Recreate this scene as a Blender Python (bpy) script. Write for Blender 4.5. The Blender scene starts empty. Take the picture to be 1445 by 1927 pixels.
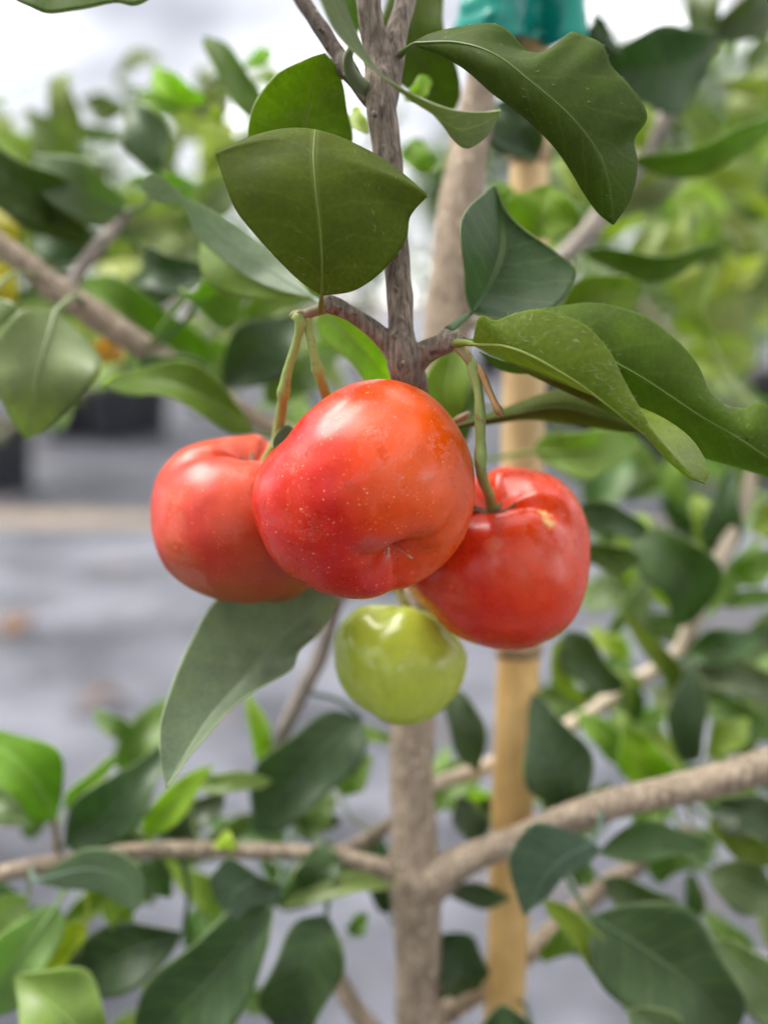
import bpy, bmesh, math, random
import numpy as np
from mathutils import Vector, Matrix, noise
R = math.radians
random.seed(7)
scene = bpy.context.scene
COL = scene.collection

# ------------------------------------------------------------------ camera
FPX = 1900.0                       # focal length in pixels of the 1445 x 1927 photograph
CAM = Vector((0, 0, 0.72))
PITCH = R(12)
FWD = Vector((0, math.cos(PITCH), -math.sin(PITCH)))
UP = Vector((0, math.sin(PITCH), math.cos(PITCH)))
RIGHT = Vector((1, 0, 0))
cd = bpy.data.cameras.new('camera')
cam = bpy.data.objects.new('camera', cd); COL.objects.link(cam)
cam.location = CAM; cam.rotation_euler = (R(90) - PITCH, 0, 0)
cd.sensor_fit = 'VERTICAL'; cd.sensor_height = 36.0; cd.lens = 36.0 * FPX / 1927.0
cd.clip_start = 0.01; cd.clip_end = 800
cd.dof.use_dof = True; cd.dof.focus_distance = 0.1425; cd.dof.aperture_fstop = 8.3
scene.camera = cam

# ------------------------------------------------------------------ sky and sun
SUN_EL, SUN_AZ = R(62), R(290)     # azimuth clockwise from +Y: high at the left
world = bpy.data.worlds.new('World'); scene.world = world; world.use_nodes = True
wn, wl = world.node_tree.nodes, world.node_tree.links
wn.clear()
w_out = wn.new('ShaderNodeOutputWorld'); w_bg = wn.new('ShaderNodeBackground')
w_sky = wn.new('ShaderNodeTexSky'); w_sky.sky_type = 'NISHITA'; w_sky.sun_disc = False
w_sky.sun_elevation = SUN_EL; w_sky.sun_rotation = SUN_AZ
w_tc = wn.new('ShaderNodeTexCoord'); w_map = wn.new('ShaderNodeMapping')
w_map.inputs['Scale'].default_value = (1, 1, 2.2); w_map.inputs['Location'].default_value = (1.3, 0.4, 0.9)
w_n = wn.new('ShaderNodeTexNoise'); w_n.inputs['Scale'].default_value = 3.0; w_n.inputs['Detail'].default_value = 4
w_r = wn.new('ShaderNodeValToRGB')
w_e = w_r.color_ramp.elements; w_e.new(0.5)
for w_i, (w_p, w_c) in enumerate(((0.40, (1.9, 1.9, 2.08)), (0.51, (3.6, 3.6, 3.75)), (0.68, (20.0, 20.0, 20.4)))):
    w_e[w_i].position = w_p; w_e[w_i].color = w_c + (1,)
w_mix = wn.new('ShaderNodeMixRGB'); w_mix.inputs[0].default_value = 0.93
w_bg.inputs['Strength'].default_value = 0.1
wl.new(w_tc.outputs['Generated'], w_map.inputs[0]); wl.new(w_map.outputs[0], w_n.inputs['Vector'])
wl.new(w_n.outputs['Fac'], w_r.inputs[0]); wl.new(w_sky.outputs[0], w_mix.inputs[1]); wl.new(w_r.outputs[0], w_mix.inputs[2])
wl.new(w_mix.outputs[0], w_bg.inputs['Color']); wl.new(w_bg.outputs[0], w_out.inputs[0])
sd = bpy.data.lights.new('sun', 'SUN'); sd.energy = 2.0; sd.angle = R(34); sd.color = (1, 0.96, 0.9)
sun = bpy.data.objects.new('sun', sd); COL.objects.link(sun)
sdir = Vector((math.sin(SUN_AZ) * math.cos(SUN_EL), math.cos(SUN_AZ) * math.cos(SUN_EL), math.sin(SUN_EL)))
sun.rotation_euler = sdir.to_track_quat('Z', 'Y').to_euler()
scene.render.engine = 'CYCLES'
scene.view_settings.view_transform = 'Standard'; scene.view_settings.look = 'None'
scene.view_settings.gamma = 1; scene.view_settings.use_curve_mapping = False
scene.view_settings.exposure = 1.7
scene.cycles.use_denoising = True
scene.cycles.max_bounces = 6; scene.cycles.diffuse_bounces = 3; scene.cycles.transmission_bounces = 4; scene.cycles.glossy_bounces = 3
scene.cycles.use_adaptive_sampling = True; scene.cycles.adaptive_threshold = 0.02
scene.cycles.sample_clamp_indirect = 6

# ------------------------------------------------------------------ helpers
def D(d):
    """Distances noted in the tables are generous beyond the fruit; this draws the tree's far side in to its real depth."""
    return d if d <= 17.5 or d >= 90 else 17.5 + (d - 17.5) * 0.5

def Dinv(d):
    return d if d <= 17.5 or d >= 90 else 17.5 + (d - 17.5) / 0.5

def P(x, y, d):
    """A point d centimetres in front of the camera, seen at pixel x, y of the photograph."""
    d = D(d) * 0.01
    return CAM + RIGHT * ((x - 722.5) / FPX * d) + UP * (-(y - 963.5) / FPX * d) + FWD * d

def px2m(w, d):
    return w / FPX * D(d) * 0.01

def link(name, me, parent=None, mats=()):
    o = bpy.data.objects.new(name, me); COL.objects.link(o)
    if parent is not None: o.parent = parent
    if me is not None and not me.materials:
        for m in mats: me.materials.append(m)
    return o

def tag(o, label=None, cat=None, group=None, kind=None):
    if label: o['label'] = label
    if cat: o['category'] = cat
    if group: o['group'] = group
    if kind: o['kind'] = kind
    return o

def mesh(verts, faces, uvs=None, smooth=True):
    me = bpy.data.meshes.new('m'); me.from_pydata([tuple(v) for v in verts], [], faces)
    if smooth: me.polygons.foreach_set('use_smooth', [True] * len(me.polygons))
    if uvs is not None:
        ul = me.uv_layers.new(name='UVMap')
        vi = np.zeros(len(me.loops), dtype=np.int32); me.loops.foreach_get('vertex_index', vi)
        ul.data.foreach_set('uv', np.asarray(uvs, dtype=np.float32)[vi].ravel())
    me.update()
    return me

def catmull(pts, n):
    """Resample a list of tuples by arc length along a Catmull-Rom spline."""
    p = np.array(pts, dtype=float)
    if len(p) == 1: return np.repeat(p, n, 0)
    ext = np.vstack([2 * p[0] - p[1], p, 2 * p[-1] - p[-2]])
    out = []
    for i in range(1, len(ext) - 2):
        for t in np.linspace(0, 1, 24, endpoint=False):
            a, b, c, d = ext[i - 1], ext[i], ext[i + 1], ext[i + 2]
            out.append(0.5 * ((2 * b) + (c - a) * t + (2 * a - 5 * b + 4 * c - d) * t * t + (3 * b - a - 3 * c + d) * t ** 3))
    out.append(p[-1]); out = np.array(out)
    k = min(3, out.shape[1])
    seg = np.linalg.norm(np.diff(out[:, :k], axis=0), axis=1); s = np.concatenate([[0], np.cumsum(seg)])
    if s[-1] < 1e-12: return np.repeat(out[:1], n, 0)
    s /= s[-1]; q = np.linspace(0, 1, n)
    return np.stack([np.interp(q, s, out[:, j]) for j in range(out.shape[1])], 1)

def tube_data(pts, rad, seg=14, jitter=0.0, cap=True, base=0):
    """Verts and faces of a tube along pts (Vectors) with radii rad."""
    pts = [Vector(p) for p in pts]; V = []; F = []
    t0 = (pts[1] - pts[0]).normalized()
    ref = Vector((0, 0, 1)) if abs(t0.z) < 0.9 else Vector((1, 0, 0))
    n = t0.cross(ref).normalized()
    for i, p in enumerate(pts):
        t = (pts[min(i + 1, len(pts) - 1)] - pts[max(i - 1, 0)]).normalized()
        n = (n - t * n.dot(t)).normalized(); b = t.cross(n)
        for k in range(seg):
            a = 2 * math.pi * k / seg
            r = rad[i] * (1 + jitter * noise.noise(Vector((p.x * 300 + math.cos(a) * 1.3, p.y * 300 + math.sin(a) * 1.3, p.z * 300))))
            V.append(p + (n * math.cos(a) + b * math.sin(a)) * r)
    m = len(pts)
    for i in range(m - 1):
        for k in range(seg):
            F.append((base + i * seg + k, base + i * seg + (k + 1) % seg, base + (i + 1) * seg + (k + 1) % seg, base + (i + 1) * seg + k))
    if cap:
        F.append(tuple(base + k for k in reversed(range(seg)))); F.append(tuple(base + (m - 1) * seg + k for k in range(seg)))
    return V, F

def px_tube(spec, n, seg=14, jitter=0.0):
    """spec rows: (px, py, depth cm, width px) -> tube data in the world."""
    world = [tuple(P(x, y, d)) + (px2m(w, d) / 2,) for x, y, d, w in spec]
    c = catmull(world, n)
    return tube_data([Vector(r[:3]) for r in c], list(c[:, 3]), seg, jitter)

# ------------------------------------------------------------------ materials
def mat(name):
    m = bpy.data.materials.new(name); m.use_nodes = True
    nt = m.node_tree; b = nt.nodes['Principled BSDF']
    return m, nt, nt.nodes, nt.links, b

def N(nt, typ, **kw):
    n = nt.nodes.new(typ)
    for k, v in kw.items():
        if k.startswith('_'): setattr(n, k[1:], v)
        else: n.inputs[k.replace('__', ' ')].default_value = v
    return n

def math_node(nt, op, a, b=None, c=None):
    n = nt.nodes.new('ShaderNodeMath'); n.operation = op
    for i, v in enumerate((a, b, c)):
        if v is None: continue
        if hasattr(v, 'is_output'): nt.links.new(v, n.inputs[i])
        else: n.inputs[i].default_value = v
    return n.outputs[0]

def ramp(nt, fac, *stops):
    r = nt.nodes.new('ShaderNodeValToRGB'); e = r.color_ramp.elements
    while len(e) < len(stops): e.new(0.5)
    for i, (p, c) in enumerate(stops):
        e[i].position = p; e[i].color = (c if len(c) == 4 else tuple(c) + (1,)) if not isinstance(c, (int, float)) else (c, c, c, 1)
    nt.links.new(fac, r.inputs[0]); return r.outputs[0]

def mixc(nt, fac, a, b, blend='MIX'):
    n = nt.nodes.new('ShaderNodeMixRGB'); n.blend_type = blend
    for i, v in enumerate((fac, a, b)):
        if hasattr(v, 'is_output'): nt.links.new(v, n.inputs[i])
        elif isinstance(v, (int, float)): n.inputs[i].default_value = v
        else: n.inputs[i].default_value = tuple(v) + (1,)
    return n.outputs[0]

def noise_tex(nt, scale, detail=4, coord='Object', stretch=None, rough=0.55):
    tc = nt.nodes.new('ShaderNodeTexCoord'); n = nt.nodes.new('ShaderNodeTexNoise')
    n.inputs['Scale'].default_value = scale; n.inputs['Detail'].default_value = detail; n.inputs['Roughness'].default_value = rough
    if stretch:
        mp = nt.nodes.new('ShaderNodeMapping'); mp.inputs['Scale'].default_value = stretch
        nt.links.new(tc.outputs[coord], mp.inputs[0]); nt.links.new(mp.outputs[0], n.inputs['Vector'])
    else: nt.links.new(tc.outputs[coord], n.inputs['Vector'])
    return n.outputs['Fac']

def bump(nt, b, h, dist, strength=1.0):
    n = nt.nodes.new('ShaderNodeBump'); n.inputs['Distance'].default_value = dist; n.inputs['Strength'].default_value = strength
    nt.links.new(h, n.inputs['Height']); nt.links.new(n.outputs[0], b.inputs['Normal'])

def leaf_material(name, lift, rough, spec, trans, vein_amt, trans_tint=(2.0, 2.1, 0.55)):
    m, nt, nn, ln, b = mat(name)
    oi = nn.new('ShaderNodeObjectInfo')
    uv = nn.new('ShaderNodeUVMap'); uv.uv_map = 'UVMap'
    sx = nn.new('ShaderNodeSeparateXYZ'); ln.new(uv.outputs[0], sx.inputs[0])
    a = math_node(nt, 'MULTIPLY', math_node(nt, 'ABSOLUTE', math_node(nt, 'SUBTRACT', sx.outputs[0], 0.5)), 2.0)
    wob = noise_tex(nt, 420, 1)
    s = math_node(nt, 'ADD', math_node(nt, 'SUBTRACT', math_node(nt, 'MULTIPLY', sx.outputs[1], 8.0), math_node(nt, 'MULTIPLY', math_node(nt, 'POWER', a, 0.8), 1.5)), math_node(nt, 'MULTIPLY', wob, 0.35))
    fr = math_node(nt, 'ABSOLUTE', math_node(nt, 'SUBTRACT', math_node(nt, 'FRACT', s), 0.5))
    vein = ramp(nt, fr, (0.0, 1.0), (0.035, 0.55), (0.10, 0.0))
    mid = ramp(nt, a, (0.0, 1.0), (0.025, 0.9), (0.055, 0.0))
    v_all = math_node(nt, 'MAXIMUM', math_node(nt, 'MULTIPLY', vein, 0.35), mid)
    blotch = noise_tex(nt, 170, 3)
    fine = noise_tex(nt, 1600, 2)
    base = mixc(nt, lift[0], oi.outputs['Color'], lift[1])
    base = mixc(nt, 1.0, base, ramp(nt, blotch, (0.3, 0.84), (0.7, 1.14)), 'MULTIPLY')
    base = mixc(nt, 0.5, base, ramp(nt, fine, (0.35, 0.82), (0.65, 1.15)), 'MULTIPLY')
    tcs = nn.new('ShaderNodeTexCoord'); vs = nn.new('ShaderNodeTexVoronoi'); vs.inputs['Scale'].default_value = 520; ln.new(tcs.outputs['Object'], vs.inputs['Vector'])
    cs = nn.new('ShaderNodeSeparateColor'); ln.new(vs.outputs['Color'], cs.inputs[0])
    sp = math_node(nt, 'MULTIPLY', ramp(nt, vs.outputs['Distance'], (0.05, 1.0), (0.13, 0.0)), ramp(nt, cs.outputs[0], (0.86, 0.0), (0.9, 0.8)))
    base = mixc(nt, sp, base, (0.03, 0.022, 0.008))
    base = mixc(nt, math_node(nt, 'MULTIPLY', v_all, vein_amt), base, (0.34, 0.40, 0.12))
    ln.new(base, b.inputs['Base Color'])
    rr = ramp(nt, blotch, (0.3, rough - 0.07), (0.7, rough + 0.1)); ln.new(rr, b.inputs['Roughness'])
    b.inputs['Specular IOR Level'].default_value = spec
    tr = nn.new('ShaderNodeBsdfTranslucent')
    ln.new(mixc(nt, 1.0, base, trans_tint, 'MULTIPLY'), tr.inputs['Color'])
    ms = nn.new('ShaderNodeMixShader'); ms.inputs[0].default_value = trans
    out = nn['Material Output']
    ln.new(b.outputs[0], ms.inputs[1]); ln.new(tr.outputs[0], ms.inputs[2]); ln.new(ms.outputs[0], out.inputs[0])
    return m

M_TOP = leaf_material('leaf_upper_face', (0.0, (0.1, 0.2, 0.1)), 0.45, 0.55, 0.42, 0.36)
M_UND = leaf_material('leaf_lower_face', (0.15, (0.15, 0.185, 0.02)), 0.60, 0.28, 0.55, 0.22)
M_RIM = leaf_material('leaf_margin', (0.60, (0.45, 0.50, 0.28)), 0.6, 0.3, 0.3, 0.0)
M_FAR = leaf_material('background_leaf', (0.0, (0.1, 0.2, 0.1)), 0.4, 0.5, 0.4, 0.2)
def rib_material():
    m, nt, nn, ln, b = mat('leaf_midrib')
    oi = nn.new('ShaderNodeObjectInfo')
    ln.new(mixc(nt, 1.0, oi.outputs['Color'], (0.95, 0.95, 1.1), 'MULTIPLY'), b.inputs['Base Color']); b.inputs['Roughness'].default_value = 0.5
    return m
M_RIB = rib_material()

def simple(name, col, rough=0.6, spec=0.4, var=0.25, scale=200, bump_d=0.0, trans=0.0, stretch=None, sss=0.0):
    m, nt, nn, ln, b = mat(name)
    f = noise_tex(nt, scale, 5, stretch=stretch)
    c = mixc(nt, 1.0, col, ramp(nt, f, (0.3, 1 - var), (0.7, 1 + var)), 'MULTIPLY')
    ln.new(c, b.inputs['Base Color']); b.inputs['Roughness'].default_value = rough; b.inputs['Specular IOR Level'].default_value = spec
    if sss: b.inputs['Subsurface Weight'].default_value = sss; b.inputs['Subsurface Radius'].default_value = (0.001, 0.001, 0.0004)
    if bump_d: bump(nt, b, f, bump_d)
    return m

def bark(name, light, dark, spot, streak=0.6, sc=1.0, keep=0.35):
    m, nt, nn, ln, b = mat(name)
    st = noise_tex(nt, 900 * sc, 3, stretch=(1, 1, 0.16), rough=0.65)
    big = noise_tex(nt, 160 * sc, 2)
    c = mixc(nt, ramp(nt, st, (0.32, 0.0), (0.68, 1.0)), dark, light)
    c = mixc(nt, streak, c, ramp(nt, big, (0.3, 0.55), (0.7, 1.3)), 'MULTIPLY')
    tc = nn.new('ShaderNodeTexCoord')
    vo = nn.new('ShaderNodeTexVoronoi'); vo.inputs['Scale'].default_value = 430 * sc; ln.new(tc.outputs['Object'], vo.inputs['Vector'])
    dots = ramp(nt, vo.outputs['Distance'], (0.0, 1.0), (0.20, 0.9), (0.30, 0.0))
    sv = nn.new('ShaderNodeSeparateColor'); ln.new(vo.outputs['Color'], sv.inputs[0])
    dots = math_node(nt, 'MULTIPLY', dots, ramp(nt, sv.outputs[0], (keep, 0.0), (keep + 0.1, 1.0)))
    c = mixc(nt, math_node(nt, 'MULTIPLY', dots, 0.75), c, spot)
    ln.new(c, b.inputs['Base Color']); b.inputs['Roughness'].default_value = 0.78; b.inputs['Specular IOR Level'].default_value = 0.25
    h = math_node(nt, 'ADD', math_node(nt, 'ADD', st, math_node(nt, 'MULTIPLY', dots, 0.8)), math_node(nt, 'MULTIPLY', big, 0.6))
    bump(nt, b, h, 0.00035, 0.9)
    return m

M_TRUNK = bark('trunk_bark', (0.41, 0.325, 0.24), (0.20, 0.155, 0.11), (0.66, 0.55, 0.42))
M_TWIG = bark('fruiting_branch_bark', (0.30, 0.245, 0.195), (0.085, 0.062, 0.045), (0.40, 0.31, 0.22), 0.75, 1.6, 0.86)
M_DARKTWIG = bark('dark_twig_bark', (0.12, 0.095, 0.07), (0.045, 0.033, 0.027), (0.36, 0.33, 0.2), 0.6, 1.6, 0.8)
M_PALE = bark('pale_branch_bark', (0.40, 0.32, 0.235), (0.18, 0.14, 0.10), (0.62, 0.51, 0.39), 0.6)
M_CREAM = bark('cream_branch_bark', (0.58, 0.49, 0.38), (0.38, 0.31, 0.23), (0.66, 0.58, 0.46), 0.35)
M_GREYTW = bark('grey_twig_bark', (0.32, 0.28, 0.24), (0.17, 0.145, 0.125), (0.4, 0.36, 0.31), 0.4)

def stem_material():
    m, nt, nn, ln, b = mat('fruit_stalk')
    oi = nn.new('ShaderNodeObjectInfo')
    f = noise_tex(nt, 700, 4)
    c = mixc(nt, ramp(nt, f, (0.56, 0.0), (0.68, 0.9)), oi.outputs['Color'], (0.24, 0.19, 0.075))
    ln.new(c, b.inputs['Base Color']); b.inputs['Roughness'].default_value = 0.6
    bump(nt, b, f, 0.00025)
    return m
M_STEM = stem_material()
M_PETIOLE = simple('petiole_green', (0.24, 0.29, 0.06), 0.55, 0.4, 0.3, 500, 0.0002)
M_HAIR = simple('leaf_hair', (0.45, 0.47, 0.26), 0.5, 0.4, 0.1)
M_DRY = simple('dry_sepal', (0.15, 0.10, 0.065), 0.8, 0.2, 0.5, 900, 0.0002)
M_STYLE = simple('dry_style', (0.40, 0.14, 0.10), 0.7, 0.3, 0.4, 900)
M_STYLETIP = simple('dry_style_tip', (0.45, 0.30, 0.20), 0.7, 0.3, 0.3, 900)

# ------------------------------------------------------------------ ground
def ground_material(name, ca, cb, rough):
    m, nt, nn, ln, b = mat(name)
    f1 = noise_tex(nt, 2.2, 4, stretch=(1, 1.6, 1)); f2 = noise_tex(nt, 14, 3)
    c = mixc(nt, ramp(nt, f1, (0.40, 0.0), (0.58, 1.0)), ca, cb)
    c = mixc(nt, 0.8, c, ramp(nt, f2, (0.3, 0.68), (0.7, 1.28)), 'MULTIPLY')
    dirt = ramp(nt, noise_tex(nt, 5, 4), (0.58, 0.0), (0.74, 0.6))
    c = mixc(nt, dirt, c, (0.22, 0.175, 0.14))
    ln.new(c, b.inputs['Base Color']); b.inputs['Roughness'].default_value = rough; b.inputs['Specular IOR Level'].default_value = 0.5
    w = nn.new('ShaderNodeTexWave'); w.inputs['Scale'].default_value = 160
    tc = nn.new('ShaderNodeTexCoord'); ln.new(tc.outputs['Object'], w.inputs['Vector'])
    bump(nt, b, math_node(nt, 'ADD', math_node(nt, 'MULTIPLY', w.outputs['Fac'], 0.15), f2), 0.006)
    return m
M_MAT = ground_material('weed_mat', (0.062, 0.064, 0.078), (0.178, 0.182, 0.213), 0.47)
M_MAT2 = ground_material('older_weed_mat', (0.05, 0.052, 0.064), (0.105, 0.107, 0.128), 0.5)
M_SAND = simple('sandy_soil', (0.22, 0.178, 0.14), 0.95, 0.1, 0.35, 30, 0.01)

def sheet(name, x0, x1, y0, y1, nx, ny, z, amp, m, freq=2.5, seed=0, edge=None):
    V = []; F = []
    for j in range(ny + 1):
        for i in range(nx + 1):
            x = x0 + (x1 - x0) * i / nx; y = y0 + (y1 - y0) * j / ny
            zz = z + amp * (0.5 + 0.5 * noise.noise(Vector((x * freq, y * freq * 1.7, seed))))
            zz += amp * 0.6 * max(0, noise.noise(Vector((x * 0.8 + seed, y * 6.0, 3.1 + seed))))
            yy = y
            if edge and j == 0: yy += 0.06 * noise.noise(Vector((x * 1.3, 5.0, seed))); zz = z + 0.001
            V.append((x, yy, zz))
    for j in range(ny):
        for i in range(nx):
            a = j * (nx + 1) + i; F.append((a, a + 1, a + nx + 2, a + nx + 1))
    return tag(link(name, mesh(V, F), None, [m]), kind='structure')

link_ground = tag(link('ground', mesh([(-300, -60, -0.012), (300, -60, -0.012), (300, 500, -0.012), (-300, 500, -0.012)], [(0, 1, 2, 3)], smooth=False), None, [M_SAND]), kind='structure')
sheet('ground_mat_near', -6, 6, -3, 3.12, 160, 110, 0.0, 0.022, M_MAT, 3.0, 1.0)
sheet('ground_mat_far', -40, 40, 3.30, 60, 160, 260, 0.002, 0.016, M_MAT2, 1.6, 5.0, edge=True)
# ridge of sand lying along the seam
V = []; F = []
nx = 160
for i in range(nx + 1):
    x = -6 + 12 * i / nx
    k = max(0.1, 0.6 + 0.9 * noise.noise(Vector((x * 1.1, 0.3, 0)))) * (1.0 if x < -0.55 else max(0.05, 1 - (x + 0.55) * 2.2))
    for j in range(7):
        t = j / 6
        V.append((x, 3.08 + (0.30 + 0.25 * noise.noise(Vector((x * 1.7, 4.4, 0)))) * t + 0.09 * noise.noise(Vector((x * 1.2, 8, 0))) + 0.05 * noise.noise(Vector((x * 2, t, 2))), -0.010 + 0.034 * k * math.sin(math.pi * t) + 0.004 * noise.noise(Vector((x * 30, t * 9, 1)))))
for i in range(nx):
    for j in range(6):
        a = i * 7 + j; F.append((a, a + 1, a + 8, a + 7))
tag(link('sand_ridge', mesh(V, F), None, [M_SAND]), 'pale tan sand washed along the seam between two grey ground mats', 'sand', kind='stuff')
M_FOLD = simple('mat_hem', (0.10, 0.105, 0.12), 0.6, 0.4, 0.3, 20)
hem = [Vector((-6 + 12 * i / 60, 3.03 + 0.03 * noise.noise(Vector((i * 0.3, 1, 1))), 0.012)) for i in range(61)]
v, f = tube_data(hem, [0.016 + 0.006 * noise.noise(Vector((i * 0.4, 0, 9))) for i in range(61)], 8)
tag(link('mat_hem', mesh(v, f), None, [M_FOLD]), kind='structure')

# ------------------------------------------------------------------ the fruiting tree
tree = bpy.data.objects.new('fruit_tree', None); COL.objects.link(tree)
TREE_BASE = P(792, 2600, 30); tree.location = (0, 0, 0)
tag(tree, 'young cherry tree with taupe trunk and large green leaves carrying the fruit', 'tree')

BR = []   # sample points of woody parts for twigs: (point, radius)
def wood(name, spec, m, n=60, seg=18, jitter=0.10, label=None):
    v, f = px_tube(spec, n, seg, jitter)
    o = link(name, mesh(v, f), tree, [m])
    if label: o['label'] = label
    world = [tuple(P(x, y, d)) + (px2m(w, d) / 2,) for x, y, d, w in spec]
    for r in catmull(world, 30): BR.append((Vector(r[:3]), r[3]))
    return o

wood('trunk', [(800, 3300, 34, 95), (795, 2600, 32, 92), (788, 1927, 29, 88), (786, 1800, 28.5, 84), (783, 1690, 28, 96), (782, 1645, 27.8, 112), (780, 1610, 27.7, 92),
               (778, 1560, 27.5, 84), (775, 1380, 27, 82), (790, 1200, 26.4, 84), (812, 950, 25.6, 86), (832, 700, 25.2, 88), (848, 560, 25, 88), (862, 420, 25, 86),
               (880, 290, 25, 74), (905, 160, 25, 62), (925, 40, 25, 58), (940, -120, 25, 56), (955, -500, 25, 44), (960, -900, 25, 26)], M_TRUNK, 160, 28, 0.06)
wood('branch', [(776, 1672, 27.9, 84), (812, 1652, 27.4, 90), (838, 1640, 27.2, 74), (900, 1608, 26.6, 56), (990, 1575, 26, 53), (1070, 1540, 25.4, 56), (1120, 1524, 25.1, 62), (1170, 1508, 24.8, 56),
                (1290, 1482, 24.2, 58), (1450, 1438, 23.4, 62), (1700, 1360, 22.5, 52), (2000, 1230, 21.5, 32), (2250, 1090, 21, 10)], M_PALE, 80, 20, 0.14)
wood('branch', [(780, 1650, 28, 40), (730, 1638, 27.4, 40), (650, 1615, 27, 34), (560, 1604, 26.6, 30), (430, 1600, 26.2, 31), (280, 1600, 26, 30), (130, 1618, 25.8, 31),
                (0, 1645, 25.4, 32), (-160, 1680, 25, 28), (-420, 1700, 24, 18), (-640, 1680, 23, 7)], M_PALE, 60, 16, 0.14)
wood('branch', [(790, 1940, 29.2, 44), (840, 1905, 30.5, 42), (920, 1850, 31.5, 40), (1050, 1745, 32.5, 42), (1120, 1680, 33, 38), (1190, 1635, 33, 34), (1300, 1560, 33, 24)], M_PALE, 50, 16, 0.14)
wood('branch', [(795, 1500, 27.6, 20), (740, 1545, 29, 24), (690, 1580, 30, 26), (640, 1605, 31, 26), (560, 1640, 32, 20)], M_PALE, 30, 12, 0.14)
wood('branch', [(783, 1100, 26.6, 26), (650, 1110, 28, 28), (605, 1230, 28.5, 30), (560, 1320, 29, 30), (528, 1390, 29.3, 26), (505, 1470, 29.5, 18)], M_GREYTW, 40, 12, 0.12)
wood('branch', [(800, 1480, 27.6, 26), (920, 1440, 31, 30), (1085, 1358, 34, 28), (1190, 1285, 35, 28), (1270, 1235, 35, 31), (1300, 1180, 34.5, 34), (1318, 1125, 34, 30), (1350, 1060, 34, 32), (1385, 985, 34, 28), (1420, 880, 34, 24), (1445, 780, 34, 16)], M_CREAM, 60, 14, 0.14)
wood('branch', [(800, 860, 25.8, 24), (560, 820, 28.5, 32), (440, 765, 29, 38), (330, 690, 28.4, 44), (220, 620, 27.6, 50), (120, 552, 27, 52), (40, 490, 26.6, 46), (-60, 420, 26, 40), (-220, 300, 25.5, 28), (-380, 200, 25, 10)], M_PALE, 60, 16, 0.12)
wood('branch', [(125, 552, 27, 30), (160, 495, 28, 30), (215, 430, 29, 26), (240, 400, 29.5, 20)], M_GREYTW, 26, 12, 0.1)
wood('branch', [(838, 640, 25.2, 24), (960, 560, 29, 30), (1080, 465, 32, 38), (1150, 380, 33, 40), (1215, 280, 34, 38), (1275, 180, 34.5, 34), (1335, 85, 35, 28), (1380, 20, 35, 22), (1440, -60, 35, 18)], M_GREYTW, 60, 14, 0.1)
wood('branch', [(790, 1985, 29.5, 30), (730, 1960, 29.5, 34), (680, 1915, 29.5, 36), (640, 1850, 29.5, 34), (600, 1770, 29.5, 22)], M_PALE, 30, 12, 0.14)
wood('twig', [(108, 1600, 25.8, 16), (105, 1560, 25.6, 15), (95, 1520, 25.4, 12)], M_PALE, 12, 8)

# the fruiting branch and its spurs: tubes grown together into one bark surface
def fused(name, specs, m, voxel, label=None):
    V = []; F = []
    for spec in specs:
        v, f = px_tube(spec, 70, 20, 0.16)
        b = len(V); V += v; F += [tuple(i + b for i in q) for q in f]
    o = link(name, mesh(V, F), tree, [m])
    md = o.modifiers.new('remesh', 'REMESH'); md.mode = 'VOXEL'; md.voxel_size = voxel; md.use_smooth_shade = True
    ms = o.modifiers.new('smooth', 'SMOOTH'); ms.factor = 0.5; ms.iterations = 3
    if label: o['label'] = label
    return o
SPECS = [
    [(812, 960, 25, 44), (800, 880, 20, 50), (785, 790, 16.6, 56), (770, 715, 15.4, 66), (760, 672, 15.2, 64), (754, 625, 15.2, 50), (752, 560, 15.2, 49), (745, 470, 15.2, 48),
     (738, 360, 15.2, 49), (727, 270, 15.2, 54), (719, 215, 15.2, 60), (716, 160, 15.2, 60), (708, 95, 15.2, 52), (698, 40, 15.1, 48), (690, -30, 15, 50), (684, -120, 15, 46), (676, -280, 15, 36), (660, -480, 15.2, 22), (650, -640, 15.4, 8)],
    [(722, 205, 15.2, 44), (733, 150, 15.25, 46), (741, 90, 15.3, 44), (752, 40, 15.4, 42), (766, -10, 15.5, 40), (795, -90, 15.7, 36), (850, -230, 16.2, 26), (910, -380, 16.6, 9)],
    [(765, 690, 15.2, 50), (735, 652, 15.2, 42), (705, 622, 15.1, 35), (670, 597, 15.0, 31), (640, 580, 14.9, 33), (620, 572, 14.8, 34), (604, 574, 14.75, 28)],
    [(768, 695, 15.3, 48), (795, 668, 15.2, 46), (822, 652, 15.0, 40), (842, 644, 14.8, 40), (856, 640, 14.7, 34), (872, 646, 14.6, 26)],
    [(826, 650, 15.0, 28), (838, 632, 14.9, 24), (845, 622, 14.9, 18)],
]
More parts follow.
